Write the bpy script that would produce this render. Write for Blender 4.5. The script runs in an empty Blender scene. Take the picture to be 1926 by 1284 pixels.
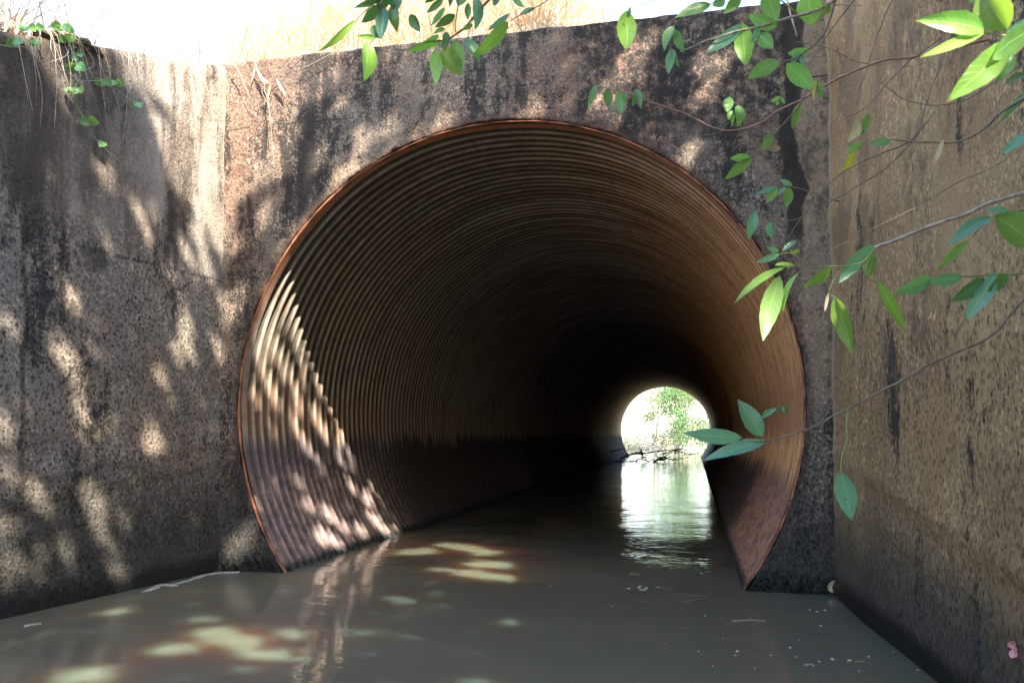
import bpy, bmesh, math, random
import numpy as np
from mathutils import Vector, Matrix, noise as mnoise
random.seed(7); RNG = np.random.default_rng(11)
R = math.radians
S = bpy.context.scene
COL = S.collection

# ------------------------------------------------------------------ camera
F_PX, CY_PX = 1541.8, 743.3                       # focal length and principal row, in pixels of a 1926 px wide picture
PITCH, YAW = 0.0479, -0.2184
CAM = Vector((1.1756, -4.9544, 0.8985))
FW = Vector((math.sin(YAW) * math.cos(PITCH), math.cos(YAW) * math.cos(PITCH), math.sin(PITCH)))
RT = Vector((math.cos(YAW), -math.sin(YAW), 0.0))
UP = RT.cross(FW)
cd = bpy.data.cameras.new('camera'); cam = bpy.data.objects.new('camera', cd); COL.objects.link(cam)
cd.sensor_width = 36.0; cd.lens = 36.0 * F_PX / 1926.0
cd.shift_y = (CY_PX - 642.0) / 1926.0
cd.clip_start = 0.05; cd.clip_end = 1000
cam.matrix_world = Matrix(((RT.x, UP.x, -FW.x, CAM.x), (RT.y, UP.y, -FW.y, CAM.y), (RT.z, UP.z, -FW.z, CAM.z), (0, 0, 0, 1)))
cd.dof.use_dof = True; cd.dof.focus_distance = 5.2; cd.dof.aperture_fstop = 13.0
S.camera = cam

# ------------------------------------------------------------------ light
SD = Vector((-0.87, 1.0, -1.17)).normalized()     # the way the sunlight travels
SUN_EL = math.asin(-SD.z); SUN_ROT = math.atan2(-SD.x, -SD.y)
w = bpy.data.worlds.new('World'); S.world = w; w.use_nodes = True
wn = w.node_tree.nodes; bg = wn['Background']
sky = wn.new('ShaderNodeTexSky'); sky.sky_type = 'NISHITA'; sky.sun_disc = False
sky.sun_elevation = SUN_EL; sky.sun_rotation = SUN_ROT; sky.air_density = 1.0; sky.dust_density = 1.5
w.node_tree.links.new(sky.outputs[0], bg.inputs[0]); bg.inputs[1].default_value = 0.15
sl = bpy.data.lights.new('sun', 'SUN'); sun = bpy.data.objects.new('sun', sl); COL.objects.link(sun)
sl.energy = 3.75; sl.angle = R(0.53); sl.color = (1.0, 0.90, 0.77)
sun.rotation_euler = SD.to_track_quat('-Z', 'Y').to_euler(); sun.location = (8, -8, 12)
S.view_settings.view_transform = 'Standard'; S.view_settings.look = 'None'
S.view_settings.exposure = 2.98; S.view_settings.gamma = 1.0
S.render.engine = 'CYCLES'
S.cycles.use_denoising = True
S.cycles.max_bounces = 10; S.cycles.diffuse_bounces = 6; S.cycles.glossy_bounces = 4
S.cycles.transmission_bounces = 4; S.cycles.transparent_max_bounces = 8
S.cycles.sample_clamp_indirect = 30.0; S.cycles.blur_glossy = 0.6

# ------------------------------------------------------------------ pixel <-> place
def ray(px, py):
    return FW + RT * ((px - 963.0) / F_PX) - UP * ((py - CY_PX) / F_PX)
def at(px, py, d):
    """the point at depth d metres in front of the camera"""
    return CAM + ray(px, py) * d
def on_plane(px, py, p, n):
    d = ray(px, py); return CAM + d * ((Vector(p) - CAM).dot(Vector(n)) / d.dot(Vector(n)))
R0, ZC, LEN = 1.8, 1.074, 29.5
ZTOP = 3.448
XL, XR = -1.93, 1.95
LW0, LW1 = Vector((XL, 0, 0)), Vector((-2.137, -1.549, 0))
RW0, RW1 = Vector((XR, 0, 0)), Vector((2.038, -1.676, 0))
def pn(a, b): d = b - a; return Vector((-d.y, d.x, 0)).normalized()
def on_head(px, py): return on_plane(px, py, (0, 0, 0), (0, 1, 0))
def on_lwing(px, py): return on_plane(px, py, LW0, pn(LW0, LW1))
def on_rwing(px, py): return on_plane(px, py, RW0, pn(RW0, RW1))
def on_water(px, py): return on_plane(px, py, (0, 0, 0), (0, 0, 1))
def on_pipe(px, py):
    d = ray(px, py); o = (CAM.x, CAM.z - ZC); e = (d.x, d.z)
    A = e[0]**2 + e[1]**2; B = o[0]*e[0] + o[1]*e[1]; C = o[0]**2 + o[1]**2 - R0*R0
    return CAM + d * ((-B + math.sqrt(B*B - A*C)) / A)

# ------------------------------------------------------------------ object helpers
def tag(o, label=None, cat=None, group=None, kind=None):
    if label: o['label'] = label
    if cat: o['category'] = cat
    if group: o['group'] = group
    if kind: o['kind'] = kind
    return o
def obj(name, verts, faces, mat, parent=None, smooth=True, uvs=None):
    me = bpy.data.meshes.new(name)
    if isinstance(verts, np.ndarray): verts = verts.tolist()
    if isinstance(faces, np.ndarray): faces = faces.tolist()
    me.from_pydata(verts, [], faces)
    for m in (mat if isinstance(mat, (list, tuple)) else [mat]): me.materials.append(m)
    if smooth: me.polygons.foreach_set('use_smooth', [True] * len(me.polygons))
    if uvs is not None:
        ul = me.uv_layers.new(name='UVMap'); idx = np.empty(len(me.loops), dtype=np.int32)
        me.loops.foreach_get('vertex_index', idx)
        ul.data.foreach_set('uv', np.asarray(uvs, dtype=np.float32)[idx].ravel())
    me.update()
    o = bpy.data.objects.new(name, me); COL.objects.link(o)
    if parent:
        o.parent = parent; o.matrix_parent_inverse = Matrix.Translation(-parent.location)
    return o
def empty(name, loc=(0, 0, 0)):
    o = bpy.data.objects.new(name, None); o.empty_display_size = 0.1; o.location = loc; COL.objects.link(o); return o

class MB:
    def __init__(s): s.v = []; s.f = []
    def add(s, v, f):
        n = len(s.v); s.v += [tuple(p) for p in v]; s.f += [tuple(i + n for i in q) for q in f]
    def tube(s, pts, r0, r1=None, sides=7, knots=0.0):
        pts = [Vector(p) for p in pts]; r1 = r0 if r1 is None else r1; n = len(pts)
        v = []; f = []; prev = None
        for i, p in enumerate(pts):
            t = (pts[min(i+1, n-1)] - pts[max(i-1, 0)]).normalized()
            if prev is None:
                prev = t.orthogonal().normalized()
            a = (prev - t * prev.dot(t)).normalized(); b = t.cross(a); prev = a
            r = r0 + (r1 - r0) * i / max(1, n-1)
            if knots and i % 5 == 2: r *= 1 + knots
            for k in range(sides):
                q = 2*math.pi*k/sides; v.append(p + a*(r*math.cos(q)) + b*(r*math.sin(q)))
        for i in range(n-1):
            for k in range(sides):
                k2 = (k+1) % sides
                f.append((i*sides+k, i*sides+k2, (i+1)*sides+k2, (i+1)*sides+k))
        f.append(tuple(range(sides))[::-1]); f.append(tuple((n-1)*sides+k for k in range(sides)))
        s.add(v, f)
    def box(s, lo, hi):
        x0, y0, z0 = lo; x1, y1, z1 = hi
        s.add([(x0,y0,z0),(x1,y0,z0),(x1,y1,z0),(x0,y1,z0),(x0,y0,z1),(x1,y0,z1),(x1,y1,z1),(x0,y1,z1)],
              [(0,3,2,1),(4,5,6,7),(0,1,5,4),(1,2,6,5),(2,3,7,6),(3,0,4,7)])
    def build(s, name, mat, parent=None, smooth=True): return obj(name, s.v, s.f, mat, parent, smooth)
def spline(pts, n=5):
    pts = [Vector(p) for p in pts]; P = [pts[0]*2-pts[1]] + pts + [pts[-1]*2-pts[-2]]; out = []
    for i in range(1, len(P)-2):
        a, b, c, d = P[i-1:i+3]
        for k in range(n):
            t = k/n
            out.append(0.5*((2*b)+(c-a)*t+(2*a-5*b+4*c-d)*t*t+(3*b-a-3*c+d)*t**3))
    out.append(pts[-1]); return out

# ------------------------------------------------------------------ material helpers
class NT:
    def __init__(s, name):
        s.m = bpy.data.materials.new(name); s.m.use_nodes = True; s.t = s.m.node_tree
        s.b = s.t.nodes['Principled BSDF']; s.out = s.t.nodes['Material Output']
        s.co = None
    def new(s, t, **k):
        n = s.t.nodes.new(t)
        for a, b in k.items(): setattr(n, a, b)
        return n
    def put(s, sock, val):
        if val is None: return
        if hasattr(val, 'is_output') or isinstance(val, bpy.types.NodeSocket): s.t.links.new(val, sock)
        else:
            if hasattr(sock.default_value, '__len__') and hasattr(val, '__len__') and len(sock.default_value) == 4 and len(val) == 3: val = (*val, 1)
            sock.default_value = val
    def coord(s):
        if s.co is None: s.co = s.new('ShaderNodeTexCoord').outputs['Object']
        return s.co
    def xyz(s):
        n = s.new('ShaderNodeSeparateXYZ'); s.put(n.inputs[0], s.coord()); return n.outputs
    def mapped(s, scale, loc=(0,0,0)):
        n = s.new('ShaderNodeMapping'); s.put(n.inputs[0], s.coord()); n.inputs['Scale'].default_value = scale; n.inputs['Location'].default_value = loc
        return n.outputs[0]
    def noise(s, scale, detail=6, rough=0.6, vec=None, dist=0.0):
        n = s.new('ShaderNodeTexNoise'); s.put(n.inputs['Vector'], vec or s.coord())
        n.inputs['Scale'].default_value = scale; n.inputs['Detail'].default_value = detail
        n.inputs['Roughness'].default_value = rough; n.inputs['Distortion'].default_value = dist
        return n.outputs[0]
    def voro(s, scale, vec=None, feature='F1'):
        n = s.new('ShaderNodeTexVoronoi', feature=feature); s.put(n.inputs['Vector'], vec or s.coord()); n.inputs['Scale'].default_value = scale
        return n.outputs[0]
    def mr(s, v, a, b, c=0.0, d=1.0, smooth=True):
        n = s.new('ShaderNodeMapRange'); n.interpolation_type = 'SMOOTHSTEP' if smooth else 'LINEAR'
        s.put(n.inputs[0], v)
        for i, x in enumerate((a, b, c, d)): n.inputs[i+1].default_value = x
        return n.outputs[0]
    def math(s, op, a, b=None):
        n = s.new('ShaderNodeMath', operation=op); s.put(n.inputs[0], a)
        if b is not None: s.put(n.inputs[1], b)
        return n.outputs[0]
    def mix(s, f, a, b, mode='MIX'):
        n = s.new('ShaderNodeMix', data_type='RGBA', blend_type=mode)
        s.put(n.inputs[0], f); s.put(n.inputs[6], a); s.put(n.inputs[7], b); return n.outputs[2]
    def bump(s, h, strength, dist, prev=None):
        n = s.new('ShaderNodeBump'); n.inputs['Strength'].default_value = strength; n.inputs['Distance'].default_value = dist
        s.put(n.inputs['Height'], h)
        if prev is not None: s.put(n.inputs['Normal'], prev)
        return n.outputs[0]
    def fin(s, color=None, rough=None, spec=None, normal=None, **k):
        s.put(s.b.inputs['Base Color'], color); s.put(s.b.inputs['Roughness'], rough)
        s.put(s.b.inputs['Specular IOR Level'], spec); s.put(s.b.inputs['Normal'], normal)
        for a, b in k.items(): s.put(s.b.inputs[a.replace('_', ' ')], b)
        return s.m

def concrete(name, base, grey, red=None, red_amt=0.0, lichen=0.5, stretch=1.0, stain=None, seed=0.0, pit_z=1.2, grain=1.0, lowk=0.0):
    n = NT(name); x, y, z = n.xyz()
    off = (seed, seed*1.7, seed*0.3)
    big = n.noise(1.1, 5, 0.55, n.mapped((1, 1, 1), off))
    mid = n.noise(15, 9, 0.72, n.mapped((1, 1, 1/stretch), off))
    fine = n.noise(85, 5, 0.7, n.mapped((1, 1, 1/stretch), off))
    strk = n.noise(4.2, 7, 0.66, n.mapped((1.0, 1.0, 0.16), off))
    c = n.mix(n.mr(big, 0.35, 0.65), base, grey)
    if red: c = n.mix(n.math('MULTIPLY', n.mr(n.noise(1.7, 5, 0.6, n.mapped((1, 1, .7), (seed+4, 1, 2))), 0.42, 0.62), red_amt), c, red)
    grit = n.noise(150, 3, 0.65, n.mapped((1, 1, 1/stretch), (seed+6, 2, 1)))
    patch = n.mr(n.noise(2.1, 6, 0.62, n.mapped((1, 1, .6), (seed+1, 7, 3))), 0.36, 0.60, 0.22, 1.0)
    lowz = n.mr(n.math('ADD', z, n.math('MULTIPLY', n.math('SUBTRACT', big, 0.5), 1.6)), pit_z-0.25, pit_z+0.25, 1.0, 0.0)
    c = n.mix(n.math('MULTIPLY', n.mr(fine, 0.42, 0.60, 0.0, 0.8*grain), patch), c, tuple(v*0.30 for v in grey))
    c = n.mix(n.math('MULTIPLY', n.mr(grit, 0.50, 0.62, 0.0, 0.6*grain), patch), c, tuple(v*0.25 for v in grey))
    pv = n.math('ADD', n.voro(44, n.mapped((1, 1, 1/stretch), off)), n.math('MULTIPLY', n.math('SUBTRACT', fine, 0.5), 1.1))
    hole = n.math('MULTIPLY', n.mr(pv, 0.10, 0.30, 1.0, 0.0), n.mr(mid, 0.40, 0.56))
    c = n.mix(n.math('MULTIPLY', hole, n.mr(lowz, 0, 1, 0.12, 0.8)), c, (0.03, 0.026, 0.022))
    pale = n.math('MULTIPLY', n.mr(n.noise(48, 6, 0.78, n.mapped((1, 1, 1/stretch), (seed+9, 0, 0))), 0.53, 0.60), n.mr(n.noise(2.3, 4, 0.6, n.mapped((1, 1, 1), (seed+2, 5, 0))), 0.35, 0.62, 0.0, 0.85))
    c = n.mix(pale, c, tuple(min(1, v*1.5+0.05) for v in base))
    # black lichen and algae: speckles gathered in patches and running streaks
    g = n.math('ADD', n.math('MULTIPLY', strk, 1.05), n.math('MULTIPLY', mid, 0.6))
    g = n.math('ADD', g, n.math('MULTIPLY', n.noise(1.5, 6, 0.65, n.mapped((1, 1, 0.75), (seed+11, 1, 6))), 0.75)); g = n.math('SUBTRACT', g, 0.2)
    g = n.math('ADD', g, n.math('MULTIPLY', n.math('SUBTRACT', fine, 0.5), 0.55))
    lich = n.mr(g, 1.16 - 0.30*lichen, 1.32 - 0.30*lichen, 0.0, 0.93)
    c = n.mix(lich, c, (0.017, 0.015, 0.0135))
    if stain:
        c = stain(n, c, x, y, z, mid, strk)
    # high-water tide marks: dark, then black and wet at the water's edge
    zz = n.math('ADD', z, n.math('MULTIPLY', n.math('SUBTRACT', mid, 0.5), 0.55))
    zz = n.math('ADD', zz, n.math('MULTIPLY', n.math('SUBTRACT', big, 0.5), 0.5))
    low = n.mr(zz, 0.22 - lowk*0.3, 0.95 - lowk, 0.86, 0.0)
    c = n.mix(low, c, n.mix(n.mr(fine, 0.4, 0.6), (0.05, 0.05, 0.045), (0.016, 0.016, 0.014)))
    zw = n.math('ADD', z, n.math('MULTIPLY', n.math('SUBTRACT', mid, 0.5), 0.16))
    wet = n.mr(zw, 0.05, 0.15, 1.0, 0.0)
    c = n.mix(wet, c, (0.006, 0.0065, 0.005))
    pits = n.mr(n.voro(58, n.mapped((1, 1, 1/stretch), off)), 0.0, 0.42)
    hp = n.math('MULTIPLY', n.mr(pv, 0.05, 0.4), lowz); nb = n.bump(hp, 0.9, 0.03); nb = n.bump(pits, 0.7, 0.010, nb); nb = n.bump(mid, 0.8, 0.03, nb); nb = n.bump(fine, 0.8, 0.010, nb)
    rough = n.mr(wet, 0, 1, 0.88, 0.3)
    return n.fin(c, rough, 0.35, nb)

# ------------------------------------------------------------------ materials
def stain_head(n, c, x, y, z, mid, strk):
    # dark vertical run near the right corner
    wob = n.math('MULTIPLY', n.math('SUBTRACT', n.noise(3.2, 4, 0.5), 0.5), 0.20)
    xx = n.math('ABSOLUTE', n.math('SUBTRACT', n.math('ADD', x, wob), 1.755))
    f = n.math('MULTIPLY', n.mr(xx, 0.035, 0.062, 1.0, 0.0), n.mr(z, 1.95, 2.1, 0.0, 0.9))
    c = n.mix(f, c, (0.022, 0.016, 0.012))
    tanf = n.math('MULTIPLY', n.math('MULTIPLY', n.mr(n.math('ADD', x, wob), 1.80, 1.815), n.mr(z, 0.9, 1.3)), n.mr(mid, 0.38, 0.6, 0.8, 0.25))
    # black bloom right of the crown
    f2 = n.math('MULTIPLY', n.mr(x, 0.35, 0.6), n.mr(x, 1.65, 1.8, 1.0, 0.0))
    f2 = n.math('MULTIPLY', f2, n.mr(z, 2.35, 2.9, 0.0, 1.0))
    f2 = n.math('MULTIPLY', f2, n.mr(mid, 0.36, 0.56, 0.0, 0.9))
    c = n.mix(f2, c, (0.014, 0.013, 0.012))
    c = n.mix(tanf, c, (0.30, 0.215, 0.135))
    ln = n.math('ABSOLUTE', n.math('SUBTRACT', n.math('ADD', z, n.math('MULTIPLY', n.math('SUBTRACT', n.noise(2.5, 3, .5), 0.5), 0.06)), 2.98))
    c = n.mix(n.math('MULTIPLY', n.mr(ln, 0.002, 0.007, 0.85, 0.0), n.mr(n.noise(1.3, 3, .5), 0.47, 0.55)), c, (0.02, 0.016, 0.014))
    ra = n.math('SQRT', n.math('ADD', n.math('POWER', x, 2.0), n.math('POWER', n.math('SUBTRACT', z, ZC), 2.0)))
    rw = n.math('ADD', ra, n.math('MULTIPLY', n.math('SUBTRACT', mid, 0.5), 0.10))
    c = n.mix(n.mr(rw, 1.80, 1.87, 0.85, 0.0), c, n.mix(n.mr(mid, .42, .58), (0.016, 0.012, 0.010), (0.12, 0.05, 0.032)))
    return c
def stain_rwing(n, c, x, y, z, mid, strk):
    wob = n.math('MULTIPLY', n.math('SUBTRACT', n.noise(2.2, 5, 0.6), 0.5), 0.5)
    yy = n.math('ADD', y, wob)
    for y0, wd, z0 in ((-1.55, 0.09, 0.85), (-2.0, 0.10, 1.7)):
        a = n.mr(n.math('ADD', n.math('ABSOLUTE', n.math('SUBTRACT', yy, y0)), n.math('MULTIPLY', n.math('SUBTRACT', mid, 0.5), -0.5)), 0.0, wd*2.6, 1.0, 0.0)
        f = n.math('MULTIPLY', n.math('MULTIPLY', a, n.mr(z, z0, z0+0.5)), n.mr(mid, 0.40, 0.60, 0.0, 0.55))
        c = n.mix(f, c, (0.06, 0.042, 0.024))
    # peeled, smoother patch and a pale mortar line in the corner
    p = n.mr(n.noise(1.6, 4, 0.5, n.mapped((1, 1, 1), (3.1, 0.4, 5.0))), 0.56, 0.60, 0.0, 0.6)
    c = n.mix(n.math('MULTIPLY', p, n.mr(z, 1.0, 1.4)), c, (0.17, 0.105, 0.058))
    c = n.mix(n.math('MULTIPLY', n.mr(y, -0.075, -0.06), n.mr(z, 0.6, 0.9, 0.0, 0.75)), c, (0.36, 0.27, 0.17))
    c = n.mix(n.math('MULTIPLY', n.mr(n.math('ABSOLUTE', n.math('ADD', y, 1.02)), 0.02, 0.07, 0.5, 0.0), n.mr(mid, 0.3, 0.6)), c, (0.20, 0.13, 0.07))
    return c
def stain_lwing(n, c, x, y, z, mid, strk):
    # paler concrete up in the corner, painted in to brighten the sunlit patch
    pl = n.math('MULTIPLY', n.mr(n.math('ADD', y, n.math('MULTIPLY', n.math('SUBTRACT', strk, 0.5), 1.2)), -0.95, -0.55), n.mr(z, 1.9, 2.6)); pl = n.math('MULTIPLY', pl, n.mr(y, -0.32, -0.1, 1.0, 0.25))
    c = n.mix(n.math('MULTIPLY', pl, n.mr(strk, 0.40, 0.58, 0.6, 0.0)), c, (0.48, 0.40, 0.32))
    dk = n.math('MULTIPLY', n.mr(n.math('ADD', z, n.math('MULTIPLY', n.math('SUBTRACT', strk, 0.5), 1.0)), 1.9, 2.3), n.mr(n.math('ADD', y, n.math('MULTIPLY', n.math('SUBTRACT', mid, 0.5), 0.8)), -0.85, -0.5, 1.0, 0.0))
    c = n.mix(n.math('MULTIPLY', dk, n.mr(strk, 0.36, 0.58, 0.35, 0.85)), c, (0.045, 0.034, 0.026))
    bq = on_lwing(175, 487); bd = n.math('SQRT', n.math('ADD', n.math('POWER', n.math('ABSOLUTE', n.math('SUBTRACT', y, bq.y)), 2.0), n.math('POWER', n.math('ABSOLUTE', n.math('SUBTRACT', z, bq.z)), 2.0)))
    bd = n.math('ADD', bd, n.math('MULTIPLY', n.math('SUBTRACT', n.noise(7, 6, .7), 0.5), 0.34))
    c = n.mix(n.mr(bd, 0.06, 0.13, 0.75, 0.0), c, (0.03, 0.029, 0.027))
    ln = n.math('ABSOLUTE', n.math('SUBTRACT', n.math('ADD', z, n.math('MULTIPLY', n.math('SUBTRACT', n.noise(2.5, 3, .5), 0.5), 0.05)), 1.93))
    c = n.mix(n.math('MULTIPLY', n.mr(ln, 0.004, 0.014, 0.7, 0.0), n.mr(mid, 0.4, 0.55)), c, (0.03, 0.026, 0.022))
    c = n.mix(n.math('MULTIPLY', n.mr(z, 1.93, 1.99), n.mr(strk, 0.44, 0.6, 0.1, 0.55)), c, (0.05, 0.036, 0.026))
    for y0, z0, z1 in ((-1.46, 0.5, 1.7),):
        wob = n.math('MULTIPLY', n.math('SUBTRACT', n.noise(4, 3, 0.5), 0.5), 0.10)
        a = n.mr(n.math('ABSOLUTE', n.math('SUBTRACT', n.math('ADD', y, wob), y0)), 0.006, 0.03, 0.6, 0.0)
        c = n.mix(n.math('MULTIPLY', a, n.math('MULTIPLY', n.mr(z, z0, z0+.2), n.mr(z, z1, z1+.3, 1, 0))), c, (0.012, 0.011, 0.01))
    return c
M = {}
M['headwall'] = concrete('headwall concrete', (0.265, 0.19, 0.13), (0.165, 0.138, 0.11), (0.20, 0.095, 0.062), 0.65, 0.69, 1.25, stain_head, 0.0, 0.9)
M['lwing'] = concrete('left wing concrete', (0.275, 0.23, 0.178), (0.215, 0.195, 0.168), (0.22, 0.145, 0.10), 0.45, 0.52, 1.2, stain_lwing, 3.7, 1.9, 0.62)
M['rwing'] = concrete('right wing concrete', (0.49, 0.305, 0.135), (0.39, 0.235, 0.102), (0.37, 0.185, 0.078), 0.5, 0.30, 1.35, stain_rwing, 8.3, 1.3, 0.7, 0.24)

def pipe_mat():
    n = NT('corrugated steel'); x, y, z = n.xyz()
    yq = n.math('MULTIPLY', n.math('FLOOR', n.math('DIVIDE', n.math('ADD', y, PITCH_C*0.5 - 0.085), PITCH_C)), PITCH_C)
    cv = n.new('ShaderNodeCombineXYZ'); n.put(cv.inputs[0], x); n.put(cv.inputs[1], yq); n.put(cv.inputs[2], z)
    def ribbed(scale, loc):
        m = n.new('ShaderNodeMapping'); n.put(m.inputs[0], cv.outputs[0]); m.inputs['Scale'].default_value = scale; m.inputs['Location'].default_value = loc
        return m.outputs[0]
    rib = n.noise(1.0, 5, 0.6, ribbed((0.8, 17.0, 0.8), (0, 0, 0)))
    big = n.noise(0.9, 4, 0.55)
    mid = n.noise(17, 8, 0.7)
    c = n.mix(n.mr(big, 0.35, 0.65), (0.46, 0.385, 0.29), (0.41, 0.365, 0.31))
    rx = n.math('ADD', n.math('MULTIPLY', x, 0.5), n.math('MULTIPLY', n.math('SUBTRACT', rib, 0.5), 1.1))
    c = n.mix(n.mr(rx, -0.05, 0.85, 0.0, 0.95), c, (0.62, 0.28, 0.105))
    c = n.mix(n.mr(mid, 0.46, 0.7, 0.0, 0.55), c, (0.12, 0.085, 0.06))
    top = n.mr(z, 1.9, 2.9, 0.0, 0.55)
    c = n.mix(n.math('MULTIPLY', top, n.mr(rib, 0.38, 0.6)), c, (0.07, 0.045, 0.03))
    c = n.mix(n.math('MULTIPLY', n.mr(y, 0.078, 0.09, 1.0, 0.0), n.mr(z, 1.4, 2.3)), c, (0.50, 0.21, 0.11))
    # groove dirt deepened with painted shade, shifted onto the slopes facing the mouth
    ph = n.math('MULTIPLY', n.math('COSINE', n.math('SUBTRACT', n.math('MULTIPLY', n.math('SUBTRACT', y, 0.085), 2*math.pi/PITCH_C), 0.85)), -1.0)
    silt_shade = n.math('MULTIPLY', n.mr(ph, 0.15, 0.9), n.mr(y, 0.085, 0.09))
    c = n.mix(n.math('MULTIPLY', silt_shade, 0.84), c, (0.035, 0.027, 0.02))
    c = n.mix(n.mr(n.noise(1.0, 5, 0.65, ribbed((0.9, 31.0, 0.9), (4, 4, 4))), 0.45, 0.65, 0.0, 0.35), c, (0.07, 0.045, 0.03))
    # rust belt, then the dark tide zone
    ze = n.math('ADD', z, n.math('MULTIPLY', n.math('SUBTRACT', rib, 0.5), 0.55))
    belt = n.math('MULTIPLY', n.mr(ze, 0.82, 0.95), n.mr(ze, 1.05, 1.5, 1.0, 0.0))
    c = n.mix(n.math('MULTIPLY', belt, n.mr(x, -1.0, 0.5, 0.25, 0.75)), c, (0.28, 0.12, 0.058))
    ze = n.math('ADD', ze, n.mr(x, 0.2, 1.5, 0.0, 0.22))
    ze2 = n.math('ADD', ze, n.math('MULTIPLY', n.math('SUBTRACT', mid, 0.5), 0.35))
    c = n.mix(n.mr(y, 14, 27, 0.0, 0.85), c, (0.60, 0.46, 0.27))  # paler ochre toward the far mouth, daylight there put into the colour
    tide = n.mr(ze2, 0.77, 0.95, 1.0, 0.0)
    lowc = n.mix(n.mr(z, 0.35, 0.8), n.mix(n.mr(x, -0.5, 0.5), (0.30, 0.205, 0.175), (0.38, 0.155, 0.08)), n.mix(n.mr(x, -0.5, 0.5), (0.15, 0.115, 0.12), (0.17, 0.08, 0.055)))
    lowc = n.mix(n.mr(mid, 0.4, 0.62, 0.0, 0.7), lowc, (0.055, 0.045, 0.05))
    lowc = n.mix(n.mr(y, 1.9, 3.2, 0.0, 0.85), lowc, (0.034, 0.026, 0.02))  # tide stain darker past the mouth, the unlit depth painted in
    c = n.mix(tide, c, n.mix(n.math('MULTIPLY', silt_shade, 0.62), lowc, (0.03, 0.024, 0.024)))
    zw = n.math('ADD', z, n.math('MULTIPLY', n.math('SUBTRACT', mid, 0.5), 0.16))
    wet = n.mr(zw, 0.015, 0.06, 1.0, 0.0)
    c = n.mix(wet, c, (0.008, 0.008, 0.007))
    nb = n.bump(mid, 0.4, 0.006); nb = n.bump(n.noise(120, 3, 0.6), 0.3, 0.002, nb)
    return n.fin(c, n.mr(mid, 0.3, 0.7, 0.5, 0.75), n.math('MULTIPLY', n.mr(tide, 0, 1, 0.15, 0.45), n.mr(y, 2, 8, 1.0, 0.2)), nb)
PITCH_C = 0.104
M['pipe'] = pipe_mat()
def simple(name, c1, c2, scale=20, rough=0.8, bump=0.3, dist=0.01, spec=0.3, stretch=(1,1,1)):
    n = NT(name); a = n.noise(scale, 6, 0.65, n.mapped(stretch))
    c = n.mix(n.mr(a, 0.35, 0.65), c1, c2)
    return n.fin(c, rough, spec, n.bump(a, bump, dist))
M['rim'] = simple('rusty pipe rim', (0.38, 0.145, 0.07), (0.07, 0.036, 0.028), 8, 0.7, 0.4, 0.004)
M['seam'] = simple('dark seam', (0.008, 0.007, 0.006), (0.014, 0.011, 0.009), 30, 0.95, spec=0.0)
M['bolt'] = simple('bolt steel', (0.25, 0.22, 0.19), (0.12, 0.08, 0.05), 80, 0.5)
M['soil'] = simple('dry soil', (0.50, 0.42, 0.33), (0.36, 0.28, 0.20), 6, 0.95, 0.6, 0.05)
M['sand'] = simple('pale sand', (0.45, 0.38, 0.28), (0.34, 0.28, 0.20), 4, 0.95, 0.5, 0.04)
M['mud'] = simple('bank mud', (0.10, 0.075, 0.05), (0.06, 0.05, 0.035), 5, 0.9, 0.6, 0.05)
M['bark'] = simple('twig bark', (0.20, 0.155, 0.115), (0.11, 0.085, 0.065), 60, 0.75, 0.4, 0.002)
M['bark_pale'] = simple('pale grey bark', (0.42, 0.36, 0.31), (0.24, 0.19, 0.16), 70, 0.7, 0.4, 0.002)
M['bark_green'] = simple('green shoot', (0.16, 0.22, 0.07), (0.20, 0.19, 0.08), 50, 0.6, 0.2, 0.001)
M['bark_red'] = simple('reddish shoot', (0.36, 0.20, 0.15), (0.22, 0.13, 0.10), 50, 0.6, 0.2, 0.001)
M['trunk'] = simple('tree bark', (0.14, 0.11, 0.085), (0.07, 0.055, 0.045), 8, 0.9, 0.8, 0.03, stretch=(1, 1, .25))
M['wet_wood'] = simple('wet black wood', (0.03, 0.024, 0.02), (0.015, 0.012, 0.01), 20, 0.4, 0.3, 0.005)
M['foam'] = simple('dirty foam', (0.36, 0.34, 0.29), (0.16, 0.145, 0.11), 55, 0.6, 0.4, 0.004)
M['fleck'] = simple('pale floating fleck', (0.42, 0.39, 0.31), (0.28, 0.25, 0.19), 60, 0.6)
M['straw_dull'] = simple('dull straw', (0.30, 0.25, 0.18), (0.2, 0.165, 0.12), 9, 0.8)
M['petal'] = simple('pink petal', (0.62, 0.27, 0.28), (0.50, 0.19, 0.21), 90, 0.55, 0.1, 0.001)

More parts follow.
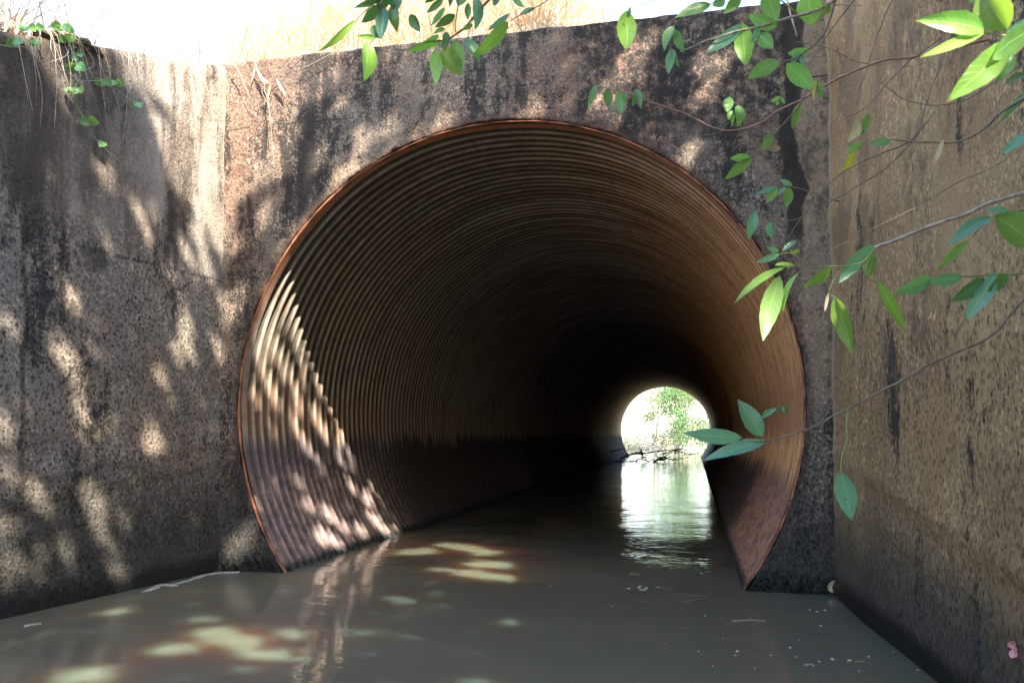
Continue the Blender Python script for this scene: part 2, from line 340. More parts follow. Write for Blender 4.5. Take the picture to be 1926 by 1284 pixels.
def leaf_mat(name, top, under, trans=0.42, gloss=0.35, dry=False):
    n = NT(name)
    uv = n.new('ShaderNodeUVMap').outputs[0]
    sp = n.new('ShaderNodeSeparateXYZ'); n.put(sp.inputs[0], uv); u, v = sp.outputs[0], sp.outputs[1]
    rnd = n.new('ShaderNodeObjectInfo').outputs['Random']
    geo = n.new('ShaderNodeNewGeometry')
    av = n.math('ABSOLUTE', n.math('SUBTRACT', v, 0.5))
    midrib = n.mr(av, 0.012, 0.035, 1.0, 0.0)
    ve = n.math('SINE', n.math('MULTIPLY', n.math('SUBTRACT', u, n.math('MULTIPLY', av, 0.35)), 62.0))
    vein = n.mr(ve, 0.90, 1.0)
    blot = n.noise(45, 5, 0.6)
    c = n.mix(geo.outputs['Backfacing'], top, under)
    c = n.mix(n.mr(blot, 0.4, 0.7, 0.0, 0.35), c, tuple(a*0.6 for a in top))
    c = n.mix(n.math('MULTIPLY', midrib, 0.6), c, tuple(min(1, a*1.9+0.03) for a in under))
    c = n.mix(n.math('MULTIPLY', vein, 0.16), c, tuple(min(1, a*1.6+0.02) for a in under))
    wear = n.math('MAXIMUM', n.math('MULTIPLY', n.mr(n.noise(60, 4, 0.7), 0.63, 0.68), n.mr(rnd, 0.35, 0.7)), n.math('MULTIPLY', n.mr(n.math('ADD', u, n.math('MULTIPLY', blot, 0.1)), 0.97, 1.02), n.mr(rnd, 0.2, 0.5)))
    c = n.mix(n.math('MULTIPLY', wear, 0.85), c, (0.16, 0.085, 0.03))
    hsv = n.new('ShaderNodeHueSaturation'); n.put(hsv.inputs['Color'], c)
    n.put(hsv.inputs['Value'], n.mr(rnd, 0, 1, 0.68, 1.3, False)); n.put(hsv.inputs['Hue'], n.mr(rnd, 0, 1, 0.478, 0.515, False))
    c = hsv.outputs[0]
    n.fin(c, gloss, 0.5, n.bump(n.math('ADD', n.math('MULTIPLY', vein, -0.3), n.math('MULTIPLY', midrib, -0.8)), 0.5, 0.0015))
    tr = n.new('ShaderNodeBsdfTranslucent')
    n.put(tr.inputs[0], n.mix(0.6, c, (0.40, 0.64, 0.05) if not dry else (0.4, 0.27, 0.1)))
    ms = n.new('ShaderNodeMixShader'); ms.inputs[0].default_value = trans
    n.t.links.new(n.b.outputs[0], ms.inputs[1]); n.t.links.new(tr.outputs[0], ms.inputs[2]); n.t.links.new(ms.outputs[0], n.out.inputs[0])
    return n.m
M['leaf'] = leaf_mat('leaf', (0.105, 0.27, 0.205), (0.16, 0.33, 0.085))  # upper face made bluer, sky reflection put into the colour
M['leaf_dark'] = leaf_mat('dark leaf', (0.04, 0.115, 0.075), (0.07, 0.165, 0.055), 0.25)
M['leaf_young'] = leaf_mat('young leaf', (0.16, 0.32, 0.06), (0.20, 0.36, 0.06), 0.45)
M['leaf_yellow'] = leaf_mat('yellowing leaf', (0.42, 0.30, 0.03), (0.45, 0.33, 0.05), 0.4)
M['leaf_dry'] = leaf_mat('dry leaf', (0.42, 0.33, 0.20), (0.46, 0.37, 0.24), 0.25, 0.6, True)
M['leaf_vine'] = leaf_mat('vine leaf', (0.09, 0.22, 0.10), (0.13, 0.26, 0.10), 0.35)

def foliage(name, c1, c2, trans=0.35):
    n = NT(name); a = n.noise(3.0, 4, 0.6); b = n.noise(30, 3, 0.6)
    c = n.mix(n.mr(a, 0.35, 0.65), c1, c2); c = n.mix(n.mr(b, 0.4, 0.7, 0, 0.5), c, tuple(v*0.5 for v in c1))
    n.fin(c, 0.5, 0.4)
    tr = n.new('ShaderNodeBsdfTranslucent'); n.put(tr.inputs[0], n.mix(0.5, c, (0.16, 0.26, 0.03)))
    ms = n.new('ShaderNodeMixShader'); ms.inputs[0].default_value = trans
    n.t.links.new(n.b.outputs[0], ms.inputs[1]); n.t.links.new(tr.outputs[0], ms.inputs[2]); n.t.links.new(ms.outputs[0], n.out.inputs[0])
    return n.m
M['crown'] = foliage('crown leaves', (0.05, 0.10, 0.03), (0.08, 0.13, 0.035), 0.25)
M['bush_green'] = foliage('bush leaves', (0.06, 0.16, 0.055), (0.11, 0.21, 0.07))
M['bush_olive'] = foliage('olive bush leaves', (0.12, 0.17, 0.06), (0.20, 0.24, 0.10))
M['bush_pale'] = foliage('pale bush leaves', (0.30, 0.34, 0.2), (0.42, 0.44, 0.30))
M['straw'] = simple('dry straw', (0.72, 0.64, 0.52), (0.50, 0.36, 0.23), 5, 0.75, 0.2, 0.002)
M['straw_pale'] = simple('bleached straw', (0.58, 0.50, 0.40), (0.36, 0.28, 0.20), 7, 0.7, 0.2, 0.002)

def water_mat():
    n = NT('murky water'); x, y, z = n.xyz()
    r1 = n.noise(1.0, 3, 0.5, n.mapped((3.2, 7.5, 1)), 0.4)
    r2 = n.noise(1.0, 2, 0.5, n.mapped((14, 30, 1)), 0.3)
    r3 = n.noise(1.0, 2, 0.5, n.mapped((0.7, 2.4, 1)), 0.2)
    calm = n.mr(n.noise(0.9, 2, 0.5), 0.35, 0.65, 0.35, 1.0)
    h = n.math('ADD', n.math('MULTIPLY', r1, 0.55), n.math('ADD', n.math('MULTIPLY', r2, 0.32), n.math('MULTIPLY', r3, 0.8)))
    nb = n.bump(n.math('MULTIPLY', h, calm), 0.16, 0.035)
    c = n.mix(n.mr(n.noise(0.8, 4, 0.5), 0.35, 0.65), (0.138, 0.119, 0.077), (0.110, 0.096, 0.063))
    n.fin(c, 0.025, 0.5, nb, IOR=1.333, Subsurface_Weight=1.0, Subsurface_Radius=(1.0, 0.34, 0.13), Subsurface_Scale=0.5)
    n.b.subsurface_method = 'BURLEY'
    return n.m
M['water'] = water_mat()

# ------------------------------------------------------------------ the setting: water, ground
def grid(name, xs, ys, zf, mat, kind='structure'):
    xs = list(xs); ys = list(ys)
    v = [(x, y, zf(x, y)) for y in ys for x in xs]; W = len(xs)
    f = [(j*W+i, j*W+i+1, (j+1)*W+i+1, (j+1)*W+i) for j in range(len(ys)-1) for i in range(W-1)]
    return tag(obj(name, v, f, mat), kind=kind)
tag(obj('water', [(-70, -60, 0), (70, -60, 0), (70, 160, 0), (-70, 160, 0)], [(0, 1, 2, 3)], M['water'], smooth=False), kind='structure')
def nz(x, y, s, a): return a * mnoise.noise((x*s, y*s, 3.3))
def lwing_x(y): return LW0.x + (LW1.x - LW0.x) * (y / LW1.y)
def rwing_x(y): return RW0.x + (RW1.x - RW0.x) * (y / RW1.y)
def wing_top(y):                       # y <= 0, top of the wing walls falls towards the stream
    return max(1.35, ZTOP - 0.02 + 0.325*y)
TH = 0.32
def emb_z(x, y):
    s = 0.58 if x < 0.0 else max(0.30, 0.58 - 0.28*x)
    e = -2.3 - 0.30*y
    if x < e: s = max(0.34, 0.58 - 0.25*(e-x))
    z = 3.33 + min(y, 6.5) * s
    if y > 22: z -= (y-22)*0.3
    return z + nz(x, y, 0.8, 0.10) + nz(x, y, 2.6, 0.04)
def frange(a, b, d):
    n = max(1, int(round((b-a)/d))); return [a + (b-a)*i/n for i in range(n+1)]
grid('embankment', frange(-30, -6, 2) + frange(-5.6, 5.6, 0.2) + frange(6, 30, 2), frange(TH, 7, 0.2) + frange(8, 29.3, 1.5), emb_z, M['soil'])
def bank_z(x, y, side):
    xe = (lwing_x(y) - TH) if side < 0 else (rwing_x(y) + TH)
    d = abs(x - xe)
    return wing_top(y) - 0.07 + min(d, 7) * 0.20 + min(1.0, d) * (nz(x, y, 0.9, 0.12) + nz(x, y, 3, 0.05)) + max(0, y + 0.3) * 0.1
for side in (-1, 1):
    ys = frange(-30, -6, 2) + frange(-5.7, TH, 0.15); ds = frange(0, 3, 0.15) + frange(3.5, 28, 2.5)
    v = []; 
    for y in ys:
        xe = (lwing_x(max(y, -9)) - TH + 0.03) if side < 0 else (rwing_x(max(y, -9)) + TH - 0.03)
        for d in ds: v.append((xe + side*d, y, bank_z(xe + side*d, y, side)))
    W = len(ds); f = [(j*W+i, j*W+i+1, (j+1)*W+i+1, (j+1)*W+i) for j in range(len(ys)-1) for i in range(W-1)]
    if side < 0: f = [q[::-1] for q in f]
    tag(obj('bank', v, f, M['soil']), kind='structure')
def far_z(x, y):
    cx = -0.6 - 0.05*(y-30); d = abs(x - cx) - (3.4 + 0.16*(y-30)); 
    if y > 46: d = max(d, (y-46.5)*0.7)
    return max(-0.6, min(0.35 if x < 0.5 else 1.6, d*0.55)) + nz(x, y, 0.5, 0.12)
grid('far_ground', frange(-60, -12, 6) + frange(-11, 11, 0.5) + frange(12, 60, 6), frange(29.6, 60, 0.6) + frange(64, 150, 8), far_z, M['sand'])

# ------------------------------------------------------------------ headwall with its arch
GROW = 1.8
def rough_off(p, a=1.0):
    q = Vector(p)
    g = max(0.0, 1 - abs(q.z - 0.02)/0.13)
    return a * ((0.035*g*abs(mnoise.noise(q*17.0)) + 0.012*g*mnoise.noise(q*41.0))*GROW + 0.010*mnoise.noise(q*2.3) + 0.006*mnoise.noise(q*9.0) + 0.0035*mnoise.noise(q*31.0))
def headwall():
    hw = empty('headwall', (0, 0, 0))
    tag(hw, 'stained concrete headwall with the round culvert opening through it', 'wall')
    zb = -0.8; c = Vector((0, 0, ZC)); r0 = R0 + 0.005
    corners = [math.atan2(z - ZC, x) for x in (XL-0.1, XR+0.1) for z in (zb, ZTOP)]
    A = sorted(set([2*math.pi*i/420 - math.pi for i in range(420)] + corners))
    def bound(a):
        dx, dz = math.cos(a), math.sin(a); t = 1e9
        if dx > 1e-9: t = min(t, (XR+0.1)/dx)
        if dx < -1e-9: t = min(t, (XL-0.1)/dx)
        if dz > 1e-9: t = min(t, (ZTOP-ZC)/dz)
        if dz < -1e-9: t = min(t, (zb-ZC)/dz)
        return t
    NR = 64; v = []; f = []; n = len(A)
    for i, a in enumerate(A):
        rr = r0 + 0.010*mnoise.noise((math.cos(a)*14, math.sin(a)*14, 1)) + 0.012*mnoise.noise((math.cos(a)*45, math.sin(a)*45, 4))
        b = bound(a); d = Vector((math.cos(a), 0, math.sin(a)))
        v.append(c + d*(rr + 0.07) + Vector((0, 0.30, 0)))        # hole lining, back
        v.append(c + d*(rr + 0.07) + Vector((0, 0.035, 0)))
        v.append(c + d*rr + Vector((0, 0.012 + 0.008*mnoise.noise((a*40, 0, 0)), 0)))
        for k in range(NR+1):
            t = (k/NR)**1.15; p = c + d*(rr + 0.012 + (b - rr - 0.012)*t)
            y = -rough_off(p) - 0.003
            if k == NR: y = 0.012 if abs(p.z - ZTOP) < 1e-3 else y
            v.append(Vector((p.x, y, p.z + (0.012*mnoise.noise((p.x*5, 0, 9)) + 0.006*mnoise.noise((p.x*23, 0, 9)) if abs(p.z-ZTOP) < 1e-3 else 0))))
        if abs((c + d*b).z - ZTOP) < 1e-3:
            p = v[-1]; v.append(Vector((p.x, TH+0.02, ZTOP + 0.004)))
        else:
            p = v[-1]; v.append(Vector((p.x, TH+0.02, p.z)))
    W = NR + 5
    for i in range(n):
        j = (i+1) % n
        for k in range(W-1): f.append((i*W+k, j*W+k, j*W+k+1, i*W+k+1))
    obj('wall_face', v, f, M['headwall'], hw)
    return hw
HW = headwall()

def wing(side):
    a0, fx = (LW0, lwing_x) if side < 0 else (RW0, rwing_x)
    nrm = Vector((1, 0, 0)) * (-side)
    ys = frange(0.02, -6.2, 0.032); v = []; f = []
    NZ = 110
    for y in ys:
        zt = wing_top(min(0, y)) + 0.014*mnoise.noise((0, y*4, side)) + 0.008*mnoise.noise((0, y*19, side))
        if side < 0 and -1.5 < y: zt -= 0.03*max(0, mnoise.noise((3, y*2.2, 1)))
        for k in range(NZ+1):
            z = -0.8 + (zt + 0.8)*k/NZ; p = Vector((fx(y), y, z))
            v.append(p + nrm*(rough_off(p + Vector((side*7, 0, 0)), 1.15)) - nrm*(0.01 if k == NZ else 0))
        v.append(Vector((fx(y) - nrm.x*TH, y, zt)))
    W = NZ+2
    for i in range(len(ys)-1):
        for k in range(W-1):
            q = (i*W+k, (i+1)*W+k, (i+1)*W+k+1, i*W+k+1); f.append(q if side > 0 else q[::-1])
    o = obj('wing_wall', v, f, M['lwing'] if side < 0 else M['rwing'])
    tag(o, 'grey dappled concrete wing wall on the left with grass hanging over its top' if side < 0 else
        'brown shaded concrete wing wall on the right behind the leafy twigs', 'wall')
    return o
wing(-1); wing(1)

# ------------------------------------------------------------------ corrugated culvert pipe
def culvert():
    cp = empty('culvert_pipe', (0, 0, 0))
    tag(cp, 'long rusty corrugated steel pipe running through the headwall', 'pipe')
    AMP = 0.017; ys = []
    y = 0.02
    while y < LEN:
        ys.append(y); y += PITCH_C/(10 if y < 4 else 7 if y < 9 else 5)
    ys.append(LEN)
    NA = 150; a0 = math.asin((-0.35 - ZC)/R0); a1 = math.pi - a0
    ang = [a0 + (a1-a0)*i/NA for i in range(NA+1)]
    ys = np.array(ys); an = np.array(ang)
    rad = R0 - 0.006 + 0.032*(0.5 - 0.5*np.cos(2*np.pi*np.maximum(0, ys-0.085)/PITCH_C))**1.35
    rad = rad + np.array([0.0035*mnoise.noise((round((q-0.085)/PITCH_C)*3.7, 1, 1)) for q in ys])
    rad = rad[:, None] + 0.006*np.sin(an*3 + 1)[None, :] + 0.004*np.sin(an[None, :]*7 + ys[:, None]*0.8)
    X = rad*np.cos(an)[None, :]; Z = ZC + rad*np.sin(an)[None, :]; Y = np.repeat(ys[:, None], NA+1, 1)
    v = np.stack([X, Y, Z], -1).reshape(-1, 3); W = NA+1
    ii, jj = np.meshgrid(np.arange(len(ys)-1), np.arange(NA), indexing='ij')
    f = np.stack([ii*W+jj, (ii+1)*W+jj, (ii+1)*W+jj+1, ii*W+jj+1], -1).reshape(-1, 4)
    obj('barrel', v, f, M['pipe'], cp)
    # flat rusty end band with a rolled lip
    prof = [(R0+0.16, 0.046), (R0+0.03, 0.042), (R0+0.012, 0.03), (R0+0.005, 0.026), (R0+0.004, 0.006), (R0+0.002, 0.003), (R0-0.001, 0.003), (R0-0.002, 0.005), (R0-0.003, 0.008), (R0-0.005, 0.014), (R0-0.006, 0.0205)]
    v = []; f = []; n = len(prof); NB = 260
    for i in range(NB+1):
        a = a0 + (a1-a0)*i/NB
        for k, (r, yy) in enumerate(prof):
            e = 0.006*mnoise.noise((math.cos(a)*9, math.sin(a)*9, k*0.15)) * (1 if k < n-2 else 0)
            dents = 0.005*mnoise.noise((math.cos(a)*40, math.sin(a)*40, 2)) if k < 6 else 0
            v.append(((r+e+dents)*math.cos(a), yy + dents, ZC + (r+e+dents)*math.sin(a)))
    for i in range(NB):
        for k in range(n-1): f.append((i*n+k, (i+1)*n+k, (i+1)*n+k+1, i*n+k+1))
    obj('rim', v, f, M['rim'], cp)
    def ring(y, w, r):
        v = []; f = []
        for i in range(NA+1):
            a = ang[i]
            for rr, yy in ((r+0.06, y-w), (r, y-w), (r, y+w), (r+0.06, y+w)): v.append((rr*math.cos(a), yy, ZC + rr*math.sin(a)))
        for i in range(NA):
            for k in range(3): f.append((i*4+k, (i+1)*4+k, (i+1)*4+k+1, i*4+k+1))
        obj('seam', v, f, M['seam'], cp)
    for px, py in ((1348, 795), (1374, 807)):
        q = on_pipe(px, py); ring(q.y, 0.03, R0 - 0.008)
    return cp
culvert()

# ------------------------------------------------------------------ leaves and branches
def leaf(parent, base, tip, width, mat, roll=0.0, fold=0.18, bend=0.08, flip=False, name='leaf', twist=0.0, wide=0.42):
    """one lanceolate leaf: base and tip are points, width in metres"""
    base, tip = Vector(base), Vector(tip); a = tip - base; L = a.length; a.normalize()
    v0 = ((base + tip)/2 - CAM).normalized()
    s = a.cross(v0)
    if s.length < 1e-4: s = a.orthogonal()
    s.normalize(); s = Matrix.Rotation(roll, 3, a) @ s
    NL, NW = 14, 4; v = []; f = []; uv = []
    pw = math.log(0.5)/math.log(wide)
    for i in range(NL+1):
        t = i/NL; ph = math.sin(math.pi * t**pw) if 0 < t < 1 else 0
        hw = 0.5*width*(ph**0.85 if ph > 0 else 0) * (1 + 0.035*math.sin(i*2.3 + L*90)); hw = max(hw, 0.0007)
        st = Matrix.Rotation(twist*(t-0.4), 3, a) @ s; nn = st.cross(a)
        c = base + a*(L*t) + nn*(bend*L*(4*t*(1-t)))
        for k in range(NW+1):
            q = k/NW*2 - 1
            v.append(c + st*(hw*q) + nn*(-fold*hw*abs(q)**1.3 + 0.03*hw*math.sin(t*17+q*2))); uv.append((t, k/NW))
    W = NW+1
    for i in range(NL):
        for k in range(NW):
            q = (i*W+k, i*W+k+1, (i+1)*W+k+1, (i+1)*W+k); f.append(q if flip else q[::-1])
    return obj(name, v, f, mat, parent, True, uv)

def px_branch(name, label, cat, depth, stems, leaves, group=None):
    """stems: (points (x,y[,extra depth]), r0, r1, material); leaves: (x0,y0,x1,y1,width px,material key[,options])"""
    first = stems[0][0][0]
    root = empty(name, at(first[0], first[1], depth + (first[2] if len(first) > 2 else 0)))
    tag(root, label, cat, group)
    for k, (pts, r0, r1, m) in enumerate(stems):
        P = spline([at(q[0], q[1], depth + (q[2] if len(q) > 2 else 0)) for q in pts], 6)
        P = [p + Vector((mnoise.noise(p*9), mnoise.noise(p*9+Vector((5,5,5))), mnoise.noise(p*9-Vector((5,5,5)))))*0.005 + Vector((mnoise.noise(p*31), mnoise.noise(p*31+Vector((5,5,5))), mnoise.noise(p*31-Vector((5,5,5)))))*0.0025 for p in P]
        b = MB(); b.tube(P, r0, r1, 7, 0.22); b.build('stem' if k == 0 else 'side_shoot', M[m], root)
    for L in leaves:
        x0, y0, x1, y1, wpx, mk = L[:6]; o = dict(L[6]) if len(L) > 6 else {}
        d0 = depth + o.pop('d', 0.0); dd = o.pop('dd', random.uniform(-0.02, 0.02))
        b, t = at(x0, y0, d0), at(x1, y1, d0 + dd)
        roll = o.pop('roll', random.uniform(-0.7, 0.7)); wd = wpx*d0/F_PX/max(0.6, math.cos(roll))
        leaf(root, b, t, wd, M[mk], roll, o.pop('fold', random.uniform(0.1, 0.5)), o.pop('bend', random.uniform(-0.15, 0.12)),
             o.pop('flip', random.random() < 0.45), 'leaf', o.pop('twist', random.uniform(-0.4, 0.4)), **o)
    return root
U = dict(flip=True); T = dict(flip=False)
# big close leaves, upper right corner
px_branch('leafy_branch', 'closest leafy branch with big bright leaves in the upper right corner', 'branch', 0.80,
  [([(2010, 20), (1960, 40), (1900, 66), (1852, 60)], 0.0016, 0.001, 'bark_green'), ([(1960, 40), (1925, 90), (1880, 130)], 0.001, 0.0006, 'bark_green')],
  [(1850, 57, 1722, 38, 40, 'leaf_young', dict(flip=False, roll=.3)), (1850, 62, 1730, 108, 19, 'leaf_young', dict(flip=True, roll=.2, fold=.1)),
   (1896, 80, 1781, 192, 50, 'leaf_young', dict(flip=False, roll=-.3)), (1894, 56, 1846, -24, 62, 'leaf_young', dict(flip=False)),
   (1940, 56, 1866, 112, 42, 'leaf', U), (1905, 100, 1872, 157, 26, 'leaf_dark'), (1940, 36, 1892, 62, 15, 'leaf'), (1850, -12, 1820, 6, 14, 'leaf_young')])
px_branch('leafy_twig', 'curving twig at the right edge with one blue green leaf at its far end', 'twig', 1.25,
  [([(1990, 150), (1930, 180), (1884, 206), (1857, 233), (1823, 256), (1776, 267), (1674, 264)], 0.003, 0.001, 'bark')],
  [(1676, 263, 1635, 269, 15, 'leaf', T), (1774, 262, 1757, 310, 10, 'leaf_dry'), (1930, 172, 1877, 233, 13, 'leaf', T),
   (1935, 250, 1882, 291, 18, 'leaf', T), (1930, 140, 1890, 160, 14, 'leaf_dark')])
# long reddish twig across the headwall
px_branch('leafy_twig', 'long thin twig arching across the headwall to hanging leaves just right of the arch top', 'twig', 2.5,
  [([(1990, 40), (1860, 75), (1728, 105), (1640, 121), (1556, 159), (1505, 189), (1458, 213), (1424, 236), (1367, 245), (1290, 215), (1212, 186), (1180, 176), (1120, 160)], 0.0042, 0.0016, 'bark_red'),
   ([(1367, 245), (1343, 250), (1276, 263), (1250, 268)], 0.0016, 0.001, 'bark'), ([(1432, 222), (1400, 205), (1380, 192)], 0.0014, 0.0009, 'bark')],
  [(1120, 160, 1106, 207, 13, 'leaf_vine'), (1143, 166, 1145, 204, 18, 'leaf_vine'), (1164, 172, 1169, 217, 19, 'leaf_vine'), (1177, 173, 1177, 193, 10, 'leaf_vine'),
   (1195, 168, 1206, 205, 16, 'leaf_vine'), (1199, 170, 1190, 200, 13, 'leaf_vine'), (1199, 170, 1212, 192, 10, 'leaf_young'), (1372, 182, 1367, 211, 19, 'leaf'), (1390, 199, 1386, 237, 21, 'leaf'),
   (1377, 208, 1370, 226, 12, 'leaf_young'), (1379, 215, 1376, 238, 6, 'leaf_young')])
px_branch('leafy_twig', 'twig with four narrow leaves and one withered leaf beside the dark stain', 'twig', 2.3,
  [([(1530, 140), (1500, 200), (1470, 240), (1447, 262), (1428, 284), (1412, 297), (1400, 300)], 0.0026, 0.0012, 'bark')],
  [(1452, 254, 1432, 284, 18, 'leaf', U), (1468, 280, 1435, 278, 14, 'leaf_dry'), (1412, 297, 1373, 298, 15, 'leaf', U), (1414, 298, 1364, 337, 20, 'leaf', U),
   (1505, 194, 1490, 243, 16, 'leaf', U), (1468, 182, 1450, 192, 7, 'leaf_young'), (1468, 182, 1476, 196, 7, 'leaf_young'), (1466, 184, 1462, 199, 7, 'leaf_young')])
px_branch('leafy_twig', 'short twig with five small leaves just right of the pipe rim', 'twig', 2.3,
  [([(1580, 380), (1540, 364), (1510, 357), (1484, 352), (1462, 351)], 0.002, 0.001, 'bark')],
  [(1490, 349, 1466, 338, 10, 'leaf', T), (1462, 351, 1423, 364, 10, 'leaf', T), (1462, 351, 1441, 382, 15, 'leaf', U), (1478, 353, 1457, 369, 8, 'leaf', T), (1485, 353, 1477, 391, 19, 'leaf', U)])
# leafy branch, upper right of the headwall
px_branch('leafy_branch', 'dense leafy branch hanging in front of the upper right of the headwall', 'branch', 1.95,
  [([(1640, -60), (1570, 0), (1520, 25), (1425, 52), (1356, 66), (1280, 95)], 0.005, 0.0012, 'bark_pale'),
   ([(1570, 0), (1545, 70), (1500, 108), (1470, 116)], 0.0024, 0.0012, 'bark'), ([(1500, 30), (1440, -20), (1390, -12), (1330, 10)], 0.002, 0.001, 'bark_green'),
   ([(1330, -10), (1260, -5), (1180, 18)], 0.0016, 0.0008, 'bark_red'), ([(1300, 20), (1268, 46), (1262, 92)], 0.0012, 0.0007, 'bark_green')],
  [(1519, -14, 1528, 50, 45, 'leaf_young', U), (1440, -16, 1461, 44, 36, 'leaf', U), (1462, 50, 1407, 27, 26, 'leaf', U), (1397, 44, 1403, 125, 36, 'leaf_young', U),
   (1395, 46, 1327, 100, 24, 'leaf', T), (1425, 50, 1413, 82, 14, 'leaf', T), (1428, 66, 1455, 92, 27, 'leaf', U), (1464, 114, 1406, 148, 28, 'leaf', U),
   (1480, 120, 1532, 169, 35, 'leaf', U), (1482, 101, 1527, 95, 15, 'leaf', U), (1500, 98, 1490, 122, 12, 'leaf', T), (1510, 98, 1514, 128, 9, 'leaf', T), (1540, 150, 1546, 190, 12, 'leaf', U), (1534, 153, 1531, 190, 7, 'leaf_yellow'),
   (1337, 8, 1270, 34, 20, 'leaf', U), (1392, -6, 1360, 26, 22, 'leaf', U), (1360, -10, 1340, 12, 24, 'leaf', T), (1178, 20, 1178, 95, 37, 'leaf_young', dict(flip=True, roll=.1)),
   (1180, 34, 1186, 14, 8, 'leaf_dark'), (1266, 50, 1250, 96, 18, 'leaf_vine'), (1270, 56, 1287, 100, 18, 'leaf_vine'), (1263, 92, 1258, 139, 18, 'leaf_vine'), (1264, 94, 1278, 126, 13, 'leaf_vine'), (1560, 8, 1545, 30, 14, 'leaf')])
# branch above the crown of the pipe
px_branch('leafy_branch', 'dark leafy branch hanging from above before the dry grass left of the crown', 'branch', 2.15,
  [([(990, -60), (940, -15), (914, 7), (887, 37), (860, 61), (836, 74), (802, 78), (759, 96), (735, 84)], 0.004, 0.001, 'bark'),
   ([(865, -40), (862, 0), (857, 58)], 0.002, 0.001, 'bark'), ([(760, -50), (735, -10), (715, 15), (708, 60), (695, 82)], 0.003, 0.001, 'bark'),
   ([(700, 10), (670, 38), (650, 60), (620, 85)], 0.0014, 0.0008, 'bark'), ([(1060, -20), (1005, 15), (960, 40)], 0.0018, 0.001, 'bark'), ([(842, 64), (838, 90), (836, 96)], 0.001, 0.0008, 'bark_green')],
  [(956, 41, 886, 109, 25, 'leaf_young', U), (875, 75, 902, 119, 21, 'leaf', T), (834, 90, 862, 141, 34, 'leaf_young', U), (856, 76, 866, 143, 27, 'leaf', U),
   (818, 93, 821, 160, 23, 'leaf_young', U), (840, 60, 835, 94, 15, 'leaf_dark'), (829, 80, 764, 98, 14, 'leaf_young', U), (826, 67, 798, 79, 10, 'leaf', U), (837, 54, 815, 65, 9, 'leaf', U),
   (889, 46, 869, 57, 9, 'leaf', U), (856, 28, 818, 52, 17, 'leaf_dark'), (894, -8, 893, 58, 21, 'leaf', T), (880, 6, 880, 38, 13, 'leaf_dark'), (836, 14, 811, 49, 11, 'leaf', T),
   (834, -2, 803, 25, 13, 'leaf_dark'), (771, 28, 791, 61, 19, 'leaf_dark'), (740, 8, 747, 61, 21, 'leaf_dark'), (722, 14, 717, 75, 25, 'leaf_dark'), (713, 10, 680, 43, 20, 'leaf_dark'),
   (690, 79, 684, 154, 29, 'leaf_young', U), (702, 48, 716, 73, 25, 'leaf', T), (709, 72, 671, 68, 10, 'leaf_young', U), (668, 39, 599, 97, 14, 'leaf_young', U), (716, -2, 666, 15, 12, 'leaf_dark'),
   (738, -16, 746, 24, 30, 'leaf_dark'), (705, -14, 690, 14, 24, 'leaf_dark'), (728, -20, 712, 22, 28, 'leaf_dark'), (850, -18, 846, 14, 14, 'leaf_dark'), (872, -20, 862, 12, 24, 'leaf'), (818, -12, 800, 6, 16, 'leaf_dark'),
   (958, 26, 917, 58, 11, 'leaf', T), (1006, 16, 977, 28, 9, 'leaf', T), (963, -6, 986, 15, 11, 'leaf', T), (935, -14, 930, 12, 14, 'leaf_dark')])
# pale grey branch, mid right
px_branch('leafy_branch', 'pale grey branch from the right edge ending in limp leaves beside the pipe', 'branch', 1.6,
  [([(2010, 330), (1926, 361), (1870, 377), (1810, 405), (1728, 434), (1645, 468)], 0.0042, 0.003, 'bark_pale'),
   ([(1645, 468), (1625, 492), (1586, 500), (1530, 502), (1465, 498)], 0.0015, 0.001, 'bark_green'), ([(1645, 470), (1630, 510), (1634, 522), (1656, 532)], 0.0013, 0.0009, 'bark_green'),
   ([(1520, 500), (1490, 475), (1465, 478)], 0.001, 0.0006, 'bark_green'), ([(1586, 500), (1566, 530), (1558, 552), (1570, 560)], 0.0009, 0.0006, 'bark_green'), ([(1497, 478), (1470, 440), (1452, 415), (1420, 396)], 0.001, 0.0006, 'bark')],
  [(1645, 460, 1577, 532, 27, 'leaf', T), (1643, 472, 1633, 524, 25, 'leaf_young', T), (1652, 529, 1705, 626, 21, 'leaf_young', U), (1458, 498, 1498, 501, 9, 'leaf_young', U),
   (1476, 503, 1381, 571, 15, 'leaf_young', dict(flip=True, roll=.9)), (1466, 519, 1435, 641, 37, 'leaf', dict(flip=True, roll=-.2)), (1502, 513, 1472, 590, 11, 'leaf_young', dict(roll=.9)), (1563, 502, 1511, 539, 19, 'leaf_young', T),
   (1466, 478, 1421, 494, 13, 'leaf', T), (1464, 472, 1440, 463, 9, 'leaf', T), (1472, 472, 1500, 451, 9, 'leaf', T), (1486, 474, 1504, 468, 8, 'leaf_young'), (1420, 395, 1409, 451, 19, 'leaf', T), (1450, 416, 1452, 448, 16, 'leaf', T),
   (1570, 559, 1603, 664, 33, 'leaf_young', T), (1558, 552, 1551, 586, 6, 'leaf_dry')])
